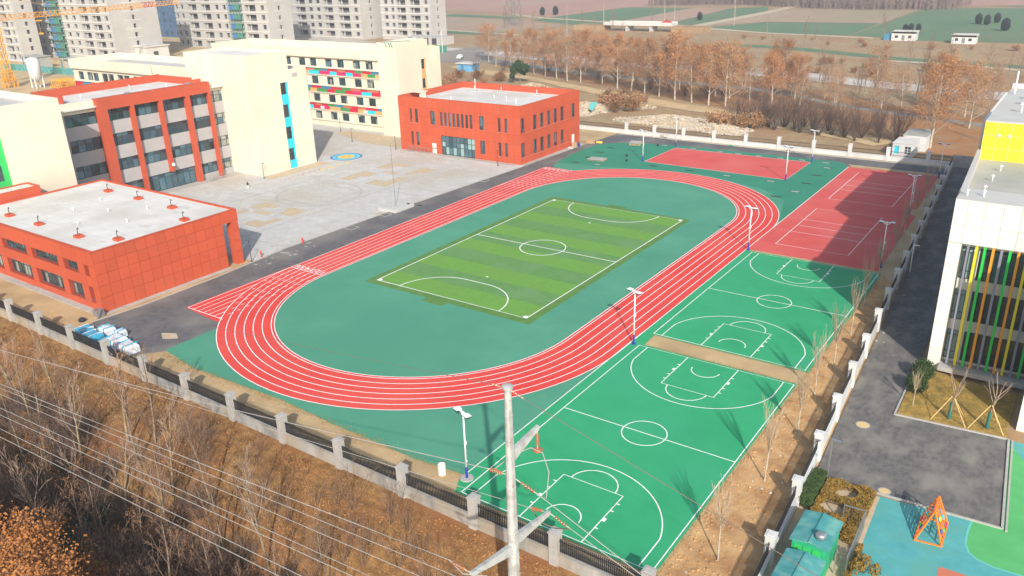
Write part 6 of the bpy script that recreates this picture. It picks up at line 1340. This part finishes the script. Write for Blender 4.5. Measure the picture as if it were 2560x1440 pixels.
# pylon
py = thing('lattice_pylon', 'pale grey lattice power pylon beyond the canal', 'pylon', (-236, 345, 0)); m = MB(); pw = lambda z: 3.6-.085*z
Zs = [0, 6, 11.5, 16.5, 21, 25, 28.5, 31.5]
for i, z in enumerate(Zs[:-1]):
    z2 = Zs[i+1]; c0 = [Vector((-236+a*pw(z), 345+b_*pw(z), z)) for a, b_ in ((-1, -1), (1, -1), (1, 1), (-1, 1))]; c1_ = [Vector((-236+a*pw(z2), 345+b_*pw(z2), z2)) for a, b_ in ((-1, -1), (1, -1), (1, 1), (-1, 1))]
    for k in range(4): m.bar(c0[k], c1_[k], .22); m.bar(c0[k], c1_[(k+1) % 4], .13); m.bar(c0[(k+1) % 4], c1_[k], .13); m.bar(c1_[k], c1_[(k+1) % 4], .13)
m.build('tower_lattice', 'metalg', py); m = MB()
for z in (24.5, 30.5): m.bar((-243, 345, z), (-229, 345, z), .25, .3)
m.build('cross_arm', 'metalg', py)
# crane
cr = thing('tower_crane', 'yellow tower crane with long lattice jib in front of the concrete towers', 'crane', (-261.8, 92.5, 0)); cx, cyy, zt = -261.8, 92.5, 20.8
def lattice(mb, a, b, w, n, t=.16, tri=False):
    a, b = Vector(a), Vector(b); d = (b-a).normalized(); s = d.cross(Vector((0, 0, 1))); s = s.normalized() if s.length > .1 else Vector((1, 0, 0)); u_ = s.cross(d).normalized()
    offs = [(-s-u_)*w/2, (s-u_)*w/2, (s+u_)*w/2, (-s+u_)*w/2] if not tri else [(-s)*w/2, s*w/2, u_*w*1.0]
    for o in offs: mb.bar(a+o, b+o, t)
    for i in range(n):
        p, q = a+(b-a)*i/n, a+(b-a)*(i+1)/n
        for k in range(len(offs)): mb.bar(p+offs[k], q+offs[(k+1) % len(offs)], t*.6); mb.bar(q+offs[k], q+offs[(k+1) % len(offs)], t*.6)
m = MB(); lattice(m, (cx, cyy, 0), (cx, cyy, zt+2), 1.9, 12, .22); m.build('mast', 'crane', cr)
m = MB(); je = Vector((-279.5, 172, zt+.3)); lattice(m, (cx, cyy, zt), je, 1.5, 42, .16, True); m.build('jib', 'crane', cr)
d = (je-Vector((cx, cyy, zt))).normalized(); m = MB(); lattice(m, Vector((cx, cyy, zt))+d*62, Vector((cx, cyy, zt))+d*68, 1.6, 3, .2, True); m.build('warning_section', 'cranered', cr)
m = MB(); lattice(m, (cx, cyy, zt), Vector((cx, cyy, zt))-d*14, 1.4, 8, .2); m.build('counter_jib', 'crane', cr)
MB().box(cx-1.6, cx+.2, cyy-2.4, cyy-.9, zt-1.2, zt+1.0).build('cab', 'concw', cr); tp = Vector((cx, cyy, zt+7)); m = MB(); m.bar((cx, cyy, zt), tp, .5); m.bar(tp, Vector((cx, cyy, zt))+d*45, .08); m.bar(tp, Vector((cx, cyy, zt))-d*13, .08); m.build('apex_and_ties', 'crane', cr)
q = Vector((cx, cyy, zt))+d*16; m = MB(); m.box(q.x-.8, q.x+.8, q.y-.8, q.y+.8, zt-1.3, zt-.9); m.bar((q.x, q.y, zt-1), (q.x, q.y, zt-5), .06); m.box(q.x-.5, q.x+.5, q.y-.5, q.y+.5, zt-5.6, zt-5); m.build('trolley_and_hook', 'crane', cr)
m = MB()
for z in (0, 3): lattice(m, (cx-1.5, cyy, z+.5), (cx+1.5, cyy, z+.5), 4.2-z*.5, 3, .18)
m.build('base_cage', 'crane', cr)
si = thing('cement_silo', 'white upright cement silo on legs beside the yellow crane parts', 'silo', (-250.5, 96, 0)); MB().lathe([(.3, 1.8), (1.9, 3.6), (2.0, 9.0), (1.0, 9.6)], (-250.5, 96, 0), 16).build('drum', 'concw', si, True)
for a_ in range(4): MB().bar((-250.5+1.8*math.cos(a_*1.57+.8), 96+1.8*math.sin(a_*1.57+.8), 0), (-250.5+1.8*math.cos(a_*1.57+.8), 96+1.8*math.sin(a_*1.57+.8), 4), .25).build('leg', 'metalw', si)
for i, (x, y, l, lb) in enumerate(((-243, 99, 7, 'yellow crane mast sections lying next to the cement silo'), (-235, 101, 6, 'yellow crane jib section lying tilted farther from the cement silo'))):
    m = MB(); lattice(m, (x-l/2, y, 1.4), (x+l/2, y+i, 1.3), 2.2, 5, .22); lattice(m, (x-l/2, y+3, 1.3), (x+l/2, y+3+i, 1.3), 2.2, 5, .22); tag(m.build('crane_section', 'crane'), lb, 'crane part')
gh = thing('green_hoarding', 'long green site hoarding before the concrete towers', 'hoarding', (-300, 119, 0))
for i in range(24): x = -330+i*3.2; y = 117+i*.12; MB().box(x, x+3.1, y, y+.1, -.1, 2.3).build('hoarding_panel', 'tealroof' if i % 5 else 'net', gh)
for x, y, w, l, h, m_, lb in ((-312, 127, 12, 6, 4.2, 'roofk', 'grey net covered material shed at the foot of the towers'), (-292, 131, 11, 5, 3.6, 'joint', 'dark roofed rebar shelter near the tower with the green hoist'), (-275, 128, 6, 4, 3, 'concrete', 'small grey site hut with red roof edge near the hoarding')):
    s_ = thing('site_shelter', lb, 'shelter', (x, y, 0)); MB().box(x-w/2, x+w/2, y-l/2, y+l/2, h, h+.25).build('roof', m_, s_); MB().box(x-w/2+.4, x+w/2-.4, y-l/2+1.2, y+l/2-.2, -.05, h).build('net_wall', 'roofk', s_)
    for a_ in (-1, 1): MB().bar((x+a_*(w/2-.3), y-l/2+.3, 0), (x+a_*(w/2-.3), y-l/2+.3, h), .3).build('post', 'pblue', s_)
# far wood: one mass of leafless trees on the skyline
L_ = MB(); r = random.Random(77)
for i in range(2600):
    t = r.random(); x = -235+t*190+r.uniform(-8, 8); y = 505+r.uniform(0, 45)+18*math.sin(t*6); h = r.uniform(6, 11)
    for k in range(3):
        a_ = r.uniform(0, 6.283); s = r.uniform(.5, 1.6); L_.v += [(x-.12, y, 0), (x+.12, y, 0), (x+math.cos(a_)*s, y+math.sin(a_)*s, h)]; n = len(L_.v); L_.f.append((n-3, n-2, n-1))
    for k in range(5):
        c = Vector((x+r.gauss(0, 1.2), y+r.gauss(0, 1.2), h*r.uniform(.45, 1))); a_ = Vector((r.uniform(-1, 1), r.uniform(-1, 1), r.uniform(-1, 1))).normalized(); b_ = a_.orthogonal().normalized(); s = r.uniform(.25, .6); L_.quad(c-a_*s-b_*s*.4, c+a_*s-b_*s*.4, c+a_*s+b_*s*.4, c-a_*s+b_*s*.4)
o = L_.build('far_wood', 'twigf'); o['kind'] = 'stuff'; o['label'] = 'grey leafless wood along the far edge of the fields'; o['category'] = 'wood'
# ================================================================== HAZE
hz = MB().box(-905, 505, -95, 1505, -5.6, 47.5).build('haze', None); hz['kind'] = 'stuff'; hz['label'] = 'pale winter haze filling the air over the site'; hz['category'] = 'haze'
hm = bpy.data.materials.new('haze_air'); hm.use_nodes = True; t_ = hm.node_tree; t_.nodes.remove(t_.nodes['Principled BSDF']); pv = t_.nodes.new('ShaderNodeVolumePrincipled')
pv.inputs['Color'].default_value = (.86, .90, .96, 1); pv.inputs['Density'].default_value = .00052; pv.inputs['Anisotropy'].default_value = .2
t_.links.new(pv.outputs[0], t_.nodes['Material Output'].inputs['Volume']); hz.data.materials.append(hm)
